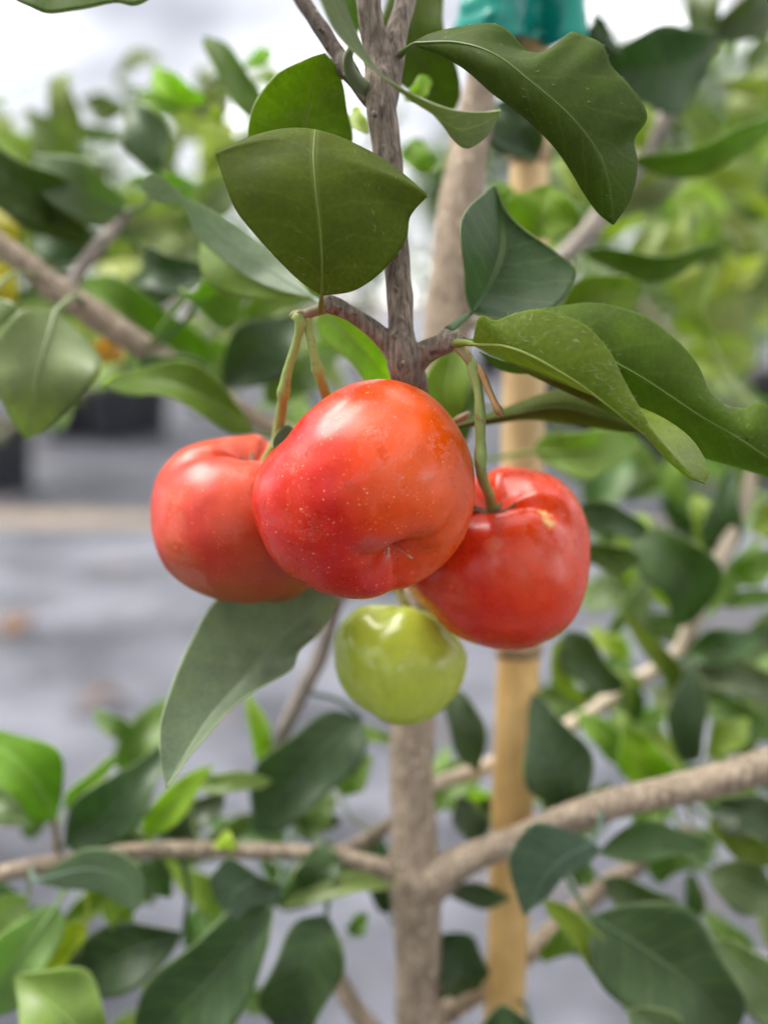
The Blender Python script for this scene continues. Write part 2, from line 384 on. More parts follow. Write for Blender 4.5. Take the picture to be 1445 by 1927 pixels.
# knots and leaf scars
for x, y, d, w in [(744, 545, 14.98, 9), (741, 632, 14.98, 11), (705, 215, 14.82, 14), (757, 600, 14.97, 8), (668, 592, 14.8, 9), (640, 580, 14.68, 11), (713, 330, 14.95, 9), (748, 480, 14.97, 8), (795, 655, 14.95, 10)]:
    SPECS.append([(x - w * .4, y - w * .4, d + .02, w * .5), (x, y, d, w), (x + w * .4, y + w * .3, d + .02, w * .5)])
fused('branch', SPECS, M_TWIG, 0.00022, 'dark brown fruiting branch with side spurs and small pale scars')
for s in SPECS[:4]:
    for r in catmull([tuple(P(x, y, d)) + (px2m(w, d) / 2,) for x, y, d, w in s], 20): BR.append((Vector(r[:3]), r[3]))
fused('branch', [[(700, 190, 15.4, 36), (668, 150, 15.6, 34), (640, 108, 15.7, 32), (610, 62, 15.8, 32), (578, 15, 15.9, 30), (545, -40, 16, 28), (500, -110, 16.1, 24), (430, -220, 16.4, 16), (370, -320, 16.7, 6)],
                 [(604, 52, 15.62, 6), (602, 55, 15.6, 11), (600, 58, 15.62, 6)], [(618, 88, 15.55, 5), (616, 90, 15.53, 10), (614, 93, 15.55, 5)],
                 [(640, 108, 15.75, 32), (650, 126, 15.6, 40), (664, 145, 15.5, 36)]], M_DARKTWIG, 0.00025, 'thin dark twig with pale specks leaving the fork')

def lenticels(owner, spec, n, size, m, seed):
    rnd = random.Random(seed); c = catmull([tuple(P(x, y, d)) + (px2m(w, d) / 2,) for x, y, d, w in spec], 200); V = []; F = []
    for _ in range(n):
        k = rnd.randrange(1, 199); p = Vector(c[k, :3]); t = (Vector(c[k + 1, :3]) - Vector(c[k - 1, :3])).normalized(); r = c[k, 3]
        e1 = t.cross(Vector((0, 1, 0.2))).normalized(); e2 = t.cross(e1); a = rnd.uniform(0, 2 * math.pi)
        nrm = e1 * math.cos(a) + e2 * math.sin(a); sd = t.cross(nrm); q = p + nrm * r * 0.97; s_ = size * rnd.uniform(0.5, 1.3); b0 = len(V)
        for ring, h in ((1.0, 0.0), (0.75, 0.35), (0.3, 0.55)):
            for j in range(7):
                g = 2 * math.pi * j / 7 + ring; V.append(q + (t * math.cos(g) * 0.7 + sd * math.sin(g)) * s_ * ring * rnd.uniform(0.85, 1.15) + nrm * s_ * h)
        for ri in range(2):
            for j in range(7): F.append((b0 + ri * 7 + j, b0 + ri * 7 + (j + 1) % 7, b0 + ri * 7 + 7 + (j + 1) % 7, b0 + ri * 7 + 7 + j))
        F.append(tuple(b0 + 14 + j for j in range(7)))
    o = link('lenticels', mesh(V, F), owner, [m]); o['kind'] = 'stuff'
M_LENT = simple('lenticel_cork', (0.58, 0.48, 0.37), 0.85, 0.2, 0.3, 600)
TR = [o for o in tree.children if o.name == 'trunk'][0]; RB = [o for o in tree.children if o.name == 'branch'][0]
lenticels(TR, [(788, 1927, 29, 88), (786, 1800, 28.5, 84), (783, 1690, 28, 96), (782, 1645, 27.8, 112), (780, 1610, 27.7, 92), (778, 1560, 27.5, 84), (775, 1380, 27, 82), (790, 1200, 26.4, 84)], 420, 0.00042, M_LENT, 1)
lenticels(RB, [(838, 1640, 27.2, 74), (900, 1608, 26.6, 56), (990, 1575, 26, 53), (1070, 1540, 25.4, 56), (1120, 1524, 25.1, 62), (1170, 1508, 24.8, 56), (1290, 1482, 24.2, 58), (1450, 1438, 23.4, 62)], 330, 0.00036, M_LENT, 2)

LEAVES = []
def leaf_mesh(A, M, B, nu, nv, show, fold, thick_dir=None, ruffle=0.0, seed=0.0):
    """Surface lofted through left margin, midrib and right margin (world points); returns mesh + grid."""
    A = catmull(A, nv); B = catmull(B, nv); M = catmull(M, nv)
    us = np.linspace(-1, 1, nu)
    G = np.zeros((nv, nu, 3))
    for i, u in enumerate(us):
        la, lm, lb = u * (u - 1) / 2, 1 - u * u, u * (u + 1) / 2
        quad = A * la + M * lm + B * lb
        lin = M * (1 - abs(u)) + (A if u < 0 else B) * abs(u)
        G[:, i] = quad * (1 - fold) + lin * fold
    # unevenness of a living blade
    du = np.gradient(G, axis=1); dv = np.gradient(G, axis=0)
    nrm = np.cross(du, dv); nrm /= np.linalg.norm(nrm, axis=2, keepdims=True) + 1e-12
    wid = np.linalg.norm(A - B, axis=1)
    for j in range(nv):
        for i, u in enumerate(us):
            p = G[j, i]
            k = noise.noise(Vector((p[0] * 170 + seed, p[1] * 170, p[2] * 170))) * 0.00022
            k += noise.noise(Vector((p[0] * 60 + seed, p[1] * 60, p[2] * 60))) * 0.0005
            k += ruffle * abs(u) ** 2.5 * math.sin(j / nv * 21 + seed + (2.1 if u > 0 else 0)) * math.sin(math.pi * j / (nv - 1))
            G[j, i] = p + nrm[j, i] * k * min(1, wid[j] / 0.006)
    mean_n = nrm[nv // 4: 3 * nv // 4, nu // 4: 3 * nu // 4].reshape(-1, 3).sum(0)
    c = Vector(G[nv // 2, nu // 2])
    facing = Vector(mean_n).dot(CAM - c) > 0
    V = G.reshape(-1, 3); F = []
    for j in range(nv - 1):
        for i in range(nu - 1):
            a = j * nu + i; q = (a, a + 1, a + nu + 1, a + nu)
            F.append(q if facing == (show == 'top') else q[::-1])
    uvs = [((u + 1) / 2, j / (nv - 1)) for j in range(nv) for u in us]
    return mesh(V, F, uvs), G, nrm * (1 if facing else -1)

def finish_leaf(me, col, thick=0.00024, label=None):
    o = link('leaf', me, tree, [M_TOP, M_UND, M_RIM]); o.color = tuple(col) + (1,)
    s = o.modifiers.new('thickness', 'SOLIDIFY'); s.thickness = thick; s.offset = -1; s.material_offset = 1; s.material_offset_rim = 2
    if label: o['label'] = label
    return o

def hairs(o, G, nrm, n, length, seed, lo=0.0, width=0.000015, col=None, edge=False):
    rnd = random.Random(seed); V = []; F = []; nv, nu, _ = G.shape
    for _ in range(n):
        j = rnd.uniform(1, nv - 2); i = rnd.uniform(1, nu - 2)
        if edge: i = rnd.choice((0.0, nu - 1.001))
        j0, i0 = int(j), int(i); fj, fi = j - j0, i - i0
        p = (G[j0, i0] * (1 - fj) * (1 - fi) + G[j0 + 1, i0] * fj * (1 - fi) + G[j0, i0 + 1] * (1 - fj) * fi + G[j0 + 1, i0 + 1] * fj * fi)
        nn_ = Vector(nrm[j0, i0]); t = Vector(G[j0 + 1, i0] - G[j0, i0]).normalized(); b = nn_.cross(t).normalized()
        a = rnd.gauss(0.5, 0.5); dr = (t * math.cos(a) + b * math.sin(a)).normalized()
        if edge: dr = (dr + Vector(G[j0, i0] - G[j0, nu // 2]).normalized() * 1.2).normalized()
        L = length * rnd.uniform(0.4, 1.2) * (0.6 if edge else 1.0); p = Vector(p)
        s = dr.cross(nn_).normalized() * width
        k = len(V)
        V += [p + s + nn_ * 2e-5, p - s + nn_ * 2e-5, p + dr * L * .5 - s * .8 + nn_ * L * .16, p + dr * L * .5 + s * .8 + nn_ * L * .16, p + dr * L + nn_ * L * .08 + b * L * .15]
        F += [(k, k + 1, k + 2, k + 3), (k + 3, k + 2, k + 4)]
    h = link('leaf_hair', mesh(V, F), o, [M_HAIR]); h['kind'] = 'stuff'

def midrib(o, G, nrm, r0, toward, frac=0.97, m=None, petiole=None):
    """A raised vein along the middle of the blade; continues as the petiole."""
    nv, nu, _ = G.shape; c = nu // 2
    pts = [Vector(G[j, c]) + Vector(nrm[j, c]) * (r0 * 0.05 * toward) for j in range(0, int(nv * frac))]
    rad = [r0 * (1 - 0.85 * (j / len(pts))) for j in range(len(pts))]
    if petiole:
        pet = catmull([tuple(P(*q)) for q in petiole] + [tuple(pts[0])], 14)[:-1]
        pts = [Vector(q) for q in pet] + pts; rad = [r0 * 2.2 - r0 * 1.0 * i / len(pet) for i in range(len(pet))] + rad
    v, f = tube_data(pts, rad, 8, 0.1)
    rb = link('midrib', mesh(v, f), o, [m or M_RIB]); rb.color = o.color
    return rb

def hero(A, Mi, B, show, col, fold=0.25, nu=33, nv=72, rib=0.00035, rib_side=1, petiole=None, hair=0, hair_len=0.0012, ruffle=0.0, seed=0.0, label=None, edge_hair=0, thick=0.00024):
    A3 = [tuple(P(*q)) for q in A]; B3 = [tuple(P(*q)) for q in B]
    if Mi is None:
        a, b = catmull(A, 12), catmull(B, 12); Mi = [tuple(q) for q in (a + b) / 2]
    M3 = [tuple(P(*q)) for q in Mi]
    me, G, nrm = leaf_mesh(A3, M3, B3, nu, nv, show, fold, ruffle=ruffle, seed=seed)
    o = finish_leaf(me, col, thick, label)
    if show == 'under': G = G + nrm * thick
    if rib: midrib(o, G, nrm, rib, rib_side, petiole=petiole)
    if hair: hairs(o, G, nrm, hair, hair_len, int(seed * 10) + 5)
    if edge_hair: hairs(o, G, nrm, edge_hair, hair_len * 0.7, int(seed * 10) + 6, edge=True)
    return o

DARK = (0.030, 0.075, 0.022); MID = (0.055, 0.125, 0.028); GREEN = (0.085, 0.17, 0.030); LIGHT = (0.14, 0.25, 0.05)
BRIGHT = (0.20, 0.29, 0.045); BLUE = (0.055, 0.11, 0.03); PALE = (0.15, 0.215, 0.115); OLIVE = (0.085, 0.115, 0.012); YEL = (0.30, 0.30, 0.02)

# large leaf over the fruit, curling back at the top
hero([(605, 556, 14.2), (560, 525, 14.0), (505, 470, 13.8), (450, 405, 13.7), (425, 350, 13.7), (408, 300, 13.8), (406, 292, 13.8), (416, 287, 13.95), (450, 284, 14.5), (500, 292, 15.2)],
     [(605, 556, 14.2), (606, 500, 13.95), (602, 430, 13.8), (594, 360, 13.75), (590, 300, 13.85), (592, 256, 14.1), (594, 247, 14.4), (592, 262, 14.9), (588, 285, 15.3)],
     [(605, 556, 14.2), (668, 546, 14.1), (722, 508, 14.0), (762, 455, 14.0), (772, 408, 14.0), (798, 376, 13.92), (806, 370, 13.9), (800, 362, 13.95), (772, 345, 14.5), (690, 312, 15.3)],
     'under', (0.095, 0.135, 0.003), 0.05, 49, 130, 0.00021, 1, [(603, 585, 14.6), (604, 572, 14.4)], 90, 0.0007, seed=1.0, label='broad olive leaf underside curling back at the top', edge_hair=70)
# leaf behind it, lit through
hero([(575, 330, 16), (500, 310, 16), (468, 270, 15.8), (478, 200, 15.6), (520, 140, 15.5), (575, 110, 15.5), (612, 98, 15.5)],
     [(575, 330, 16.2), (570, 290, 16.2), (572, 250, 16.1), (580, 200, 16.0), (590, 155, 15.8), (602, 120, 15.6), (612, 98, 15.5)],
     [(575, 330, 16), (640, 310, 16.2), (664, 265, 16.1), (655, 205, 15.9), (647, 160, 15.8), (634, 125, 15.6), (612, 98, 15.5)],
     'under', (0.13, 0.20, 0.006), 0.2, 31, 60, 0.0003, 1, [(610, 420, 16.2), (590, 370, 16.2)], 60, 0.0009, seed=2.0, edge_hair=40)
# long wavy leaf at upper right
hero([(783, 78, 14.6), (815, 64, 14.5), (860, 54, 14.4), (920, 48, 14.3), (955, 60, 14.3), (985, 92, 14.45), (1015, 102, 14.7), (1045, 92, 14.5), (1073, 64, 14.3), (1105, 71, 14.3), (1134, 86, 14.2),
      (1150, 125, 14.2), (1185, 165, 14.2), (1215, 218, 14.3), (1192, 262, 14.7), (1198, 310, 14.5), (1186, 370, 14.5), (1153, 421, 14.6)],
     [(783, 82, 14.6), (860, 84, 14.2), (930, 108, 13.9), (1000, 158, 13.8), (1070, 215, 13.8), (1120, 280, 13.95), (1145, 350, 14.2), (1153, 421, 14.6)],
     [(783, 86, 14.6), (810, 93, 14.5), (850, 110, 14.4), (890, 140, 14.3), (930, 175, 14.2), (970, 208, 14.2), (1010, 245, 14.2), (1045, 282, 14.2), (1075, 325, 14.3), (1100, 365, 14.4), (1125, 398, 14.5), (1153, 421, 14.6)],
     'under', (0.060, 0.108, 0.008), 0.1, 45, 130, 0.00022, -1, [(752, 105, 15.1), (765, 92, 14.9)], 40, 0.0007, seed=3.0, label='long dark leaf with a wavy upper margin', edge_hair=60)
# blue-green leaf between trunk and stake
hero([(888, 588, 15.6), (877, 560, 15.5), (873, 510, 15.3), (868, 455, 15.1), (868, 415, 15.2), (884, 387, 15.6), (908, 366, 16), (930, 347, 16.3)],
     [(888, 588, 15.9), (912, 550, 16.1), (935, 505, 16.2), (947, 460, 16.3), (945, 410, 16.4), (930, 347, 16.3)],
     [(888, 588, 15.6), (940, 602, 15.7), (1000, 597, 15.8), (1050, 572, 15.9), (1076, 535, 16.0), (1080, 505, 16.1), (1040, 470, 16.2), (990, 438, 16.3), (950, 400, 16.35), (930, 347, 16.3)],
     'top', BLUE, 0.55, 41, 70, 0.0003, 1, [(842, 622, 14.9), (865, 605, 15.2)], 0, seed=4.0)
# right leaf behind the hairy one
hero([(895, 642, 15), (960, 600, 15.2), (1045, 577, 15.2), (1120, 570, 15.2), (1200, 590, 15.1), (1265, 635, 15), (1310, 690, 15), (1335, 740, 15), (1365, 765, 15.15), (1400, 772, 15.3), (1428, 761, 15.2), (1460, 790, 15.2), (1500, 850, 15.2), (1530, 930, 15.3)],
     [(895, 643, 15), (990, 640, 14.9), (1090, 655, 14.9), (1190, 700, 14.9), (1290, 765, 14.9), (1390, 825, 15), (1470, 880, 15.1), (1530, 930, 15.3)],
     [(895, 645, 15), (980, 690, 15.4), (1080, 740, 15.6), (1180, 790, 15.8), (1260, 832, 15.8), (1330, 862, 15.7), (1400, 880, 15.6), (1470, 905, 15.5), (1530, 930, 15.3)],
     'under', (0.095, 0.165, 0.010), 0.15, 41, 90, 0.0003, -1, [(858, 642, 14.75)], 60, 0.001, seed=5.0, edge_hair=50, label='long leaf running out at the right with a wavy upper margin')
# hairy folded leaf in front
hero([(893, 640, 14.2), (899, 606, 13.9), (907, 594, 13.8), (930, 604, 13.85), (965, 592, 13.8), (1010, 584, 13.7), (1060, 594, 13.6), (1105, 617, 13.5), (1145, 662, 13.5), (1175, 720, 13.55), (1200, 768, 13.55), (1232, 818, 13.55), (1266, 858, 13.65), (1298, 890, 13.85), (1326, 908, 14.2)],
     [(893, 645, 14.2), (950, 650, 13.8), (1010, 675, 13.6), (1080, 715, 13.5), (1150, 765, 13.5), (1210, 812, 13.6), (1255, 858, 13.7), (1295, 893, 13.9), (1326, 908, 14.2)],
     [(893, 648, 14.3), (950, 676, 14.9), (1020, 706, 15.4), (1080, 726, 15.7), (1140, 745, 15.5), (1200, 764, 14.9), (1256, 788, 14.5), (1306, 830, 14.3), (1334, 884, 14.2), (1326, 908, 14.2)],
     'under', (0.165, 0.225, 0.02), 0.75, 45, 110, 0.0003, 1, [(856, 645, 14.6), (875, 645, 14.4)], 420, 0.0010, seed=6.0, label='hairy yellow-green leaf folded along its midrib with a pale tip', edge_hair=150)
# horizontal leaf behind the stalk
hero([(860, 800, 16.5), (900, 786, 16.8), (950, 768, 17), (1000, 748, 17), (1050, 735, 17), (1100, 742, 17), (1160, 770, 17), (1220, 815, 17)],
     [(860, 801, 16.5), (960, 780, 16.8), (1050, 766, 16.8), (1140, 786, 16.9), (1220, 815, 17)],
     [(860, 803, 16.5), (920, 797, 16.9), (990, 790, 17.2), (1060, 796, 17.2), (1130, 804, 17.1), (1180, 812, 17), (1220, 815, 17)],
     'under', OLIVE, 0.2, 21, 50, 0.0002, 1, [(830, 850, 17), (845, 815, 16.7)], seed=7.0)
# hanging leaf below the fruit
hero([(632, 1108, 18.4), (560, 1085, 18.6), (470, 1088, 18.6), (405, 1128, 18.2), (362, 1200, 17.2), (330, 1275, 16.6), (306, 1350, 16.2), (301, 1400, 16.0), (305, 1450, 15.9), (314, 1482, 15.8)],
     [(632, 1108, 18.4), (575, 1160, 18.2), (510, 1225, 17.6), (450, 1290, 17.1), (395, 1350, 16.6), (345, 1425, 16.1), (314, 1482, 15.8)],
     [(632, 1108, 18.4), (632, 1140, 18.4), (602, 1190, 18.0), (562, 1222, 17.0), (548, 1258, 16.7), (500, 1290, 16.4), (450, 1322, 16.2), (410, 1360, 16.0), (370, 1405, 15.9), (335, 1450, 15.8), (314, 1482, 15.8)],
     'top', (0.18, 0.235, 0.155), 0.5, 45, 90, 0.00022, 1, [(760, 1000, 22), (690, 1060, 19.5)], seed=8.0, label='grey-green leaf hanging below the fruit, tip down', edge_hair=40)
# edge-on twisted leaf crossing in front of the branch
hero([(575, -60, 12.5), (603, 5, 12.4), (630, 62, 12.4), (672, 108, 12.5), (745, 160, 12.7), (830, 200, 12.9), (885, 211, 13.1), (942, 210, 13.3)],
     None,
     [(632, -60, 13.0), (648, 15, 13.0), (676, 82, 13), (712, 134, 13), (768, 184, 13), (825, 222, 13.1), (852, 262, 13.3), (880, 280, 13.4), (915, 258, 13.4), (930, 235, 13.4), (942, 211, 13.4)],
     'top', (0.12, 0.15, 0.075), 0.2, 25, 80, 0.0, 1, None, seed=9.0, label='narrow twisted leaf seen edge-on crossing the branch')
v, f = px_tube([(705, 175, 14.9), (668, 158, 14.2), (640, 138, 13.5), (648, 118, 13.1), (690, 128, 12.9)] and [(706, 178, 15.4, 26), (684, 164, 15.1, 28), (666, 146, 14.7, 26), (656, 124, 14.2, 22), (656, 104, 13.7, 18), (662, 88, 13.1, 12)], 24, 12)
link('petiole', mesh(v, f), tree, [M_RIB]).color = (0.15, 0.19, 0.08, 1)
# pale leaf at left of the broad one
hero([(590, 560, 17), (540, 500, 17.5), (470, 440, 18), (400, 395, 18), (345, 367, 17.8), (312, 337, 17.6), (280, 326, 17.5), (261, 350, 17.5)],
     None,
     [(590, 560, 17), (520, 545, 17.3), (450, 512, 17.6), (400, 472, 17.8), (368, 440, 17.8), (345, 388, 17.8), (300, 380, 17.6), (261, 350, 17.5)],
     'top', PALE, 0.1, 25, 60, 0.0002, 1, [(606, 574, 15.2), (600, 568, 16)], seed=10.0)
# leaf cut by the upper edge
hero([(-10, -60, 13.4), (20, -6, 13.3), (60, 16, 13.2), (95, 28, 13.2), (150, 20, 13.2), (215, 6, 13.3), (255, 12, 13.3), (290, -8, 13.4), (350, -70, 13.6)],
     None, [(-10, -60, 13.4), (60, -110, 13.6), (180, -150, 13.8), (290, -120, 13.8), (350, -70, 13.6)], 'under', (0.07, 0.13, 0.015), 0.2, 25, 60, 0.0002, 1, [(520, -90, 15.9), (430, -85, 14.5)], seed=11.0)
# small leaf tip over the left fruit
hero([(560, 815, 16.2), (545, 800, 16), (527, 808, 15.8), (515, 826, 15.6), (514, 842, 15.5)], None, [(575, 830, 16.2), (565, 850, 16), (545, 855, 15.8), (525, 850, 15.6), (514, 842, 15.5)], 'top', BLUE, 0.2, 15, 24, 0.0, seed=12.0)
# far side half leaf under the spur
hero([(900, 660, 15.4), (930, 672, 15.6), (980, 690, 15.9), (1030, 700, 16)], None, [(900, 662, 15.4), (935, 692, 15.8), (975, 702, 16), (1030, 700, 16)], 'under', GREEN, 0.2, 15, 24, 0.0, seed=13.0)

def gleaf(base, tip, w, col, show='top', bow=0.12, side=0.0, roll=0.0, fold=0.42, wave=0.12, shape=0.85, dtip=None, twig=True):
    """A generic leaf: base and tip (px, py, depth), real width w px at the base's depth."""
    seed = len(LEAVES) * 1.37
    b = P(*base); t = P(tip[0], tip[1], tip[2] if len(tip) > 2 else base[2]); ax = t - b; L = ax.length; ax.normalize()
    view = ((b + t) / 2 - CAM).normalized()
    s = ax.cross(view).normalized(); nn_ = s.cross(ax)
    rot = Matrix.Rotation(R(roll), 3, ax); s = rot @ s; nn_ = rot @ nn_
    if nn_.dot(view) > 0: nn_ = -nn_; s = -s
    W = px2m(w, base[2]) / 2 * 1.06
    A, M, B = [], [], []
    for j in range(13):
        q = j / 12
        c = b + ax * L * q + s * (side * L * math.sin(math.pi * q)) + nn_ * (1.5 * bow * L * (math.sin(math.pi * q) - 0.9 * q * q))
        ww = W * 2.3 * q ** 0.62 * (1 - q) ** 0.80 if 0 < j < 12 else 0.0
        wa = wave * W * math.sin(q * 8.5 + seed); wb = wave * W * math.sin(q * 9.5 + seed * 2 + 1)
        e = fold * ww
        M.append(tuple(c)); A.append(tuple(c - s * (ww + wa * (0 < j < 12)) + nn_ * (e + wb * 1.6 * (0 < j < 12)))); B.append(tuple(c + s * (ww + wb * (0 < j < 12)) + nn_ * (e - wa * 1.6 * (0 < j < 12))))
    me, G, nrm = leaf_mesh(A, M, B, 13, 26, show, 0.4, seed=seed)
    k = random.uniform(0.88, 1.12)
    o = finish_leaf(me, tuple(c * k * q * random.uniform(0.95, 1.05) for c, q in zip(col, (1.36, 1.24, 0.92))), 0.00024)
    LEAVES.append(o)
    pet = None
    if twig:
        bp, br = min(BR, key=lambda q: (q[0] - b).length)
        if (bp - b).length < 0.03: pet = bp
    r0 = min(0.00042, W * 0.07)
    c = G.shape[1] // 2
    pts = [Vector(G[j, c]) + Vector(nrm[j, c]) * r0 * 0.3 for j in range(25)]; rad = [r0 * (1 - 0.8 * j / 25) for j in range(25)]
    if pet is not None:
        mid_ = (pet + b) / 2 - ax * (pet - b).length * 0.12
        pre = catmull([tuple(pet), tuple(mid_), tuple(b)], 8)[:-1]
        pts = [Vector(q) for q in pre] + pts; rad = [r0 * 1.3] * 7 + rad
    v, f = tube_data(pts, rad, 7)
    link('midrib', mesh(v, f), o, [M_RIB]).color = o.color
    return o

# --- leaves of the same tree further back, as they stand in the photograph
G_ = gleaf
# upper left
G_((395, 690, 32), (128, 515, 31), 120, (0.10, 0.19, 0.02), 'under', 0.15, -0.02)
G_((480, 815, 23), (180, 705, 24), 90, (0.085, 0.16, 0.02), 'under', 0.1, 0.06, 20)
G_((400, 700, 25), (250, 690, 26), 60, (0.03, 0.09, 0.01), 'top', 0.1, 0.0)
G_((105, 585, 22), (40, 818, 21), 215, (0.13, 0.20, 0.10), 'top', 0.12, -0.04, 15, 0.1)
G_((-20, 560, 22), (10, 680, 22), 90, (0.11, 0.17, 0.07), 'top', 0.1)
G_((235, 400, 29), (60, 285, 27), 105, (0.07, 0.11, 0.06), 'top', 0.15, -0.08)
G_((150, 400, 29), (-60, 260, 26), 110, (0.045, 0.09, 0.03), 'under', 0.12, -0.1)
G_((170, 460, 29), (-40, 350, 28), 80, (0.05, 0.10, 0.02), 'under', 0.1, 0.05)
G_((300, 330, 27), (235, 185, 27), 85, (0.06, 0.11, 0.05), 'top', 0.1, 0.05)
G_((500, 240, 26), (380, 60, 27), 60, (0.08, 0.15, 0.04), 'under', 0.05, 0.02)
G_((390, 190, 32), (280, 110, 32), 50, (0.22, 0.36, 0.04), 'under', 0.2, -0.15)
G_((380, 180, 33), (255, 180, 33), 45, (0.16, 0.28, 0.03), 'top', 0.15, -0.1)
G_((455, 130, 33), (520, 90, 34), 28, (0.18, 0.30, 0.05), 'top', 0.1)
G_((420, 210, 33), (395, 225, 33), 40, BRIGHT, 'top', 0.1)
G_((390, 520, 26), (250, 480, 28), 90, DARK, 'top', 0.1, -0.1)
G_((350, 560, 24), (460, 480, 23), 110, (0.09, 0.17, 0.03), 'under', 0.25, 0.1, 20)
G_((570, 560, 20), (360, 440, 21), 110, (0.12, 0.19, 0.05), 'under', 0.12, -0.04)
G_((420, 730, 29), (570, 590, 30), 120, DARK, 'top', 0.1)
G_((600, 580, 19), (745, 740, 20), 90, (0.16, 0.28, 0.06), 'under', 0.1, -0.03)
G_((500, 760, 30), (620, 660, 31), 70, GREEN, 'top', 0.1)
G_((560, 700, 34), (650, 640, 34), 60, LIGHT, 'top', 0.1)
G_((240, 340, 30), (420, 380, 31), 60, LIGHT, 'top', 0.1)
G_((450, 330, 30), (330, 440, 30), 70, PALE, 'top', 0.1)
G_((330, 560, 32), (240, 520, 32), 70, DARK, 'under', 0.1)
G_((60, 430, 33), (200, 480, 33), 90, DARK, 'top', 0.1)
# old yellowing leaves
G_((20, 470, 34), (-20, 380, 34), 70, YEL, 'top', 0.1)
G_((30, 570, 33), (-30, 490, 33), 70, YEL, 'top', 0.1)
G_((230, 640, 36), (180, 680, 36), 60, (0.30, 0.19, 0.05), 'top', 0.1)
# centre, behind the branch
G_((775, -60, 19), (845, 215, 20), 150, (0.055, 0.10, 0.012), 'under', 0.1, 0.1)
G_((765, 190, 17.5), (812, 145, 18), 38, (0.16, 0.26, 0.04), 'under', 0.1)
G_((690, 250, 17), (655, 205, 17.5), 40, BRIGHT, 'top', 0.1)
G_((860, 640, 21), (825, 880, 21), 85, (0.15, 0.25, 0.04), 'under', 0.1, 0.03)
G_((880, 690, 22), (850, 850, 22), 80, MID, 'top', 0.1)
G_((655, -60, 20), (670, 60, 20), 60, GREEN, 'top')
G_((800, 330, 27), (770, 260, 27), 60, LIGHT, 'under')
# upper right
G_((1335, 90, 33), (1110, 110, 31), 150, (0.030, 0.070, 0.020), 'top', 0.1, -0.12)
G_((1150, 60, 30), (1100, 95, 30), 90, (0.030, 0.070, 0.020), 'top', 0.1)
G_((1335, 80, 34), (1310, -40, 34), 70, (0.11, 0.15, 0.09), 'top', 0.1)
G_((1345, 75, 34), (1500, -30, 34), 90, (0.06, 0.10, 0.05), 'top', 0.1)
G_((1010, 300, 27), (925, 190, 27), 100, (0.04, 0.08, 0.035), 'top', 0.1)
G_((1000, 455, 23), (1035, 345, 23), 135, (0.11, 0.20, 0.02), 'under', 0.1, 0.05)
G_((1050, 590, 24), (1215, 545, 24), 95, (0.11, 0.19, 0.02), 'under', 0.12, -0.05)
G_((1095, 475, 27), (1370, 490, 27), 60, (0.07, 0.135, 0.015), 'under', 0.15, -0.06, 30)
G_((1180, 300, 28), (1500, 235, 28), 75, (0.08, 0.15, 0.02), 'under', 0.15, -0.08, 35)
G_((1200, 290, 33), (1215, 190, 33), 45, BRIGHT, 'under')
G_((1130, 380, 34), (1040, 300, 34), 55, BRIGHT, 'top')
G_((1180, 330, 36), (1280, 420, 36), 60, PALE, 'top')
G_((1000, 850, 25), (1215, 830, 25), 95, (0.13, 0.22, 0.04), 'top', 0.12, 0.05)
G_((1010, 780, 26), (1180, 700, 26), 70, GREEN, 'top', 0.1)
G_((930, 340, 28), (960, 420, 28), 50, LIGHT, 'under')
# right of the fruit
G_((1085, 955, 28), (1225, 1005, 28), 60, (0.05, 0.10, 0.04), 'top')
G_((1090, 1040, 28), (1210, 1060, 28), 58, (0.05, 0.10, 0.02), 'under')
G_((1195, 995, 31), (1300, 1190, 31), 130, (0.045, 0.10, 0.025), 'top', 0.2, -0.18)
G_((1215, 1060, 30.6), (1260, 1150, 30.6), 60, (0.24, 0.36, 0.06), 'top', 0.1, -0.15)
G_((1350, 1060, 35), (1372, 880, 34), 70, (0.045, 0.10, 0.03), 'top')
G_((1345, 1040, 35), (1310, 930, 35), 55, BRIGHT, 'top')
G_((1372, 1095, 35), (1475, 1040, 34), 60, (0.12, 0.24, 0.03), 'top')
G_((1350, 1130, 35), (1480, 1122, 34), 36, GREEN, 'top')
G_((1330, 1160, 35), (1440, 1000, 36), 40, LIGHT, 'top')
G_((1060, 1190, 30), (1172, 1300, 29), 80, (0.04, 0.09, 0.02), 'top', 0.1, 0.1)
G_((1050, 1200, 30), (1100, 1330, 29.5), 40, (0.22, 0.32, 0.07), 'under', 0.1, 0.15)
G_((1275, 1350, 33), (1175, 1145, 32), 50, (0.10, 0.16, 0.015), 'under', 0.1, 0.03, 25)
G_((1290, 1435, 32), (1300, 1245, 31), 72, (0.040, 0.085, 0.040), 'top')
G_((1288, 1238, 34), (1440, 1195, 33), 70, (0.04, 0.095, 0.025), 'top', 0.15)
G_((1295, 1260, 34), (1480, 1310, 33), 80, (0.10, 0.15, 0.085), 'top', 0.15, -0.06)
G_((1300, 1300, 34), (1470, 1400, 33), 70, (0.09, 0.17, 0.045), 'top', 0.15)
G_((1240, 1480, 30), (1170, 1375, 30), 95, (0.16, 0.30, 0.015), 'under', 0.1)
G_((1330, 1420, 31), (1410, 1350, 31), 60, BRIGHT, 'top')
G_((1250, 1500, 30), (1370, 1440, 31), 60, (0.05, 0.12, 0.02), 'top')
G_((1180, 1430, 33), (1090, 1340, 33), 60, LIGHT, 'under')
G_((1180, 1240, 33), (1110, 1180, 33), 40, BRIGHT, 'top')
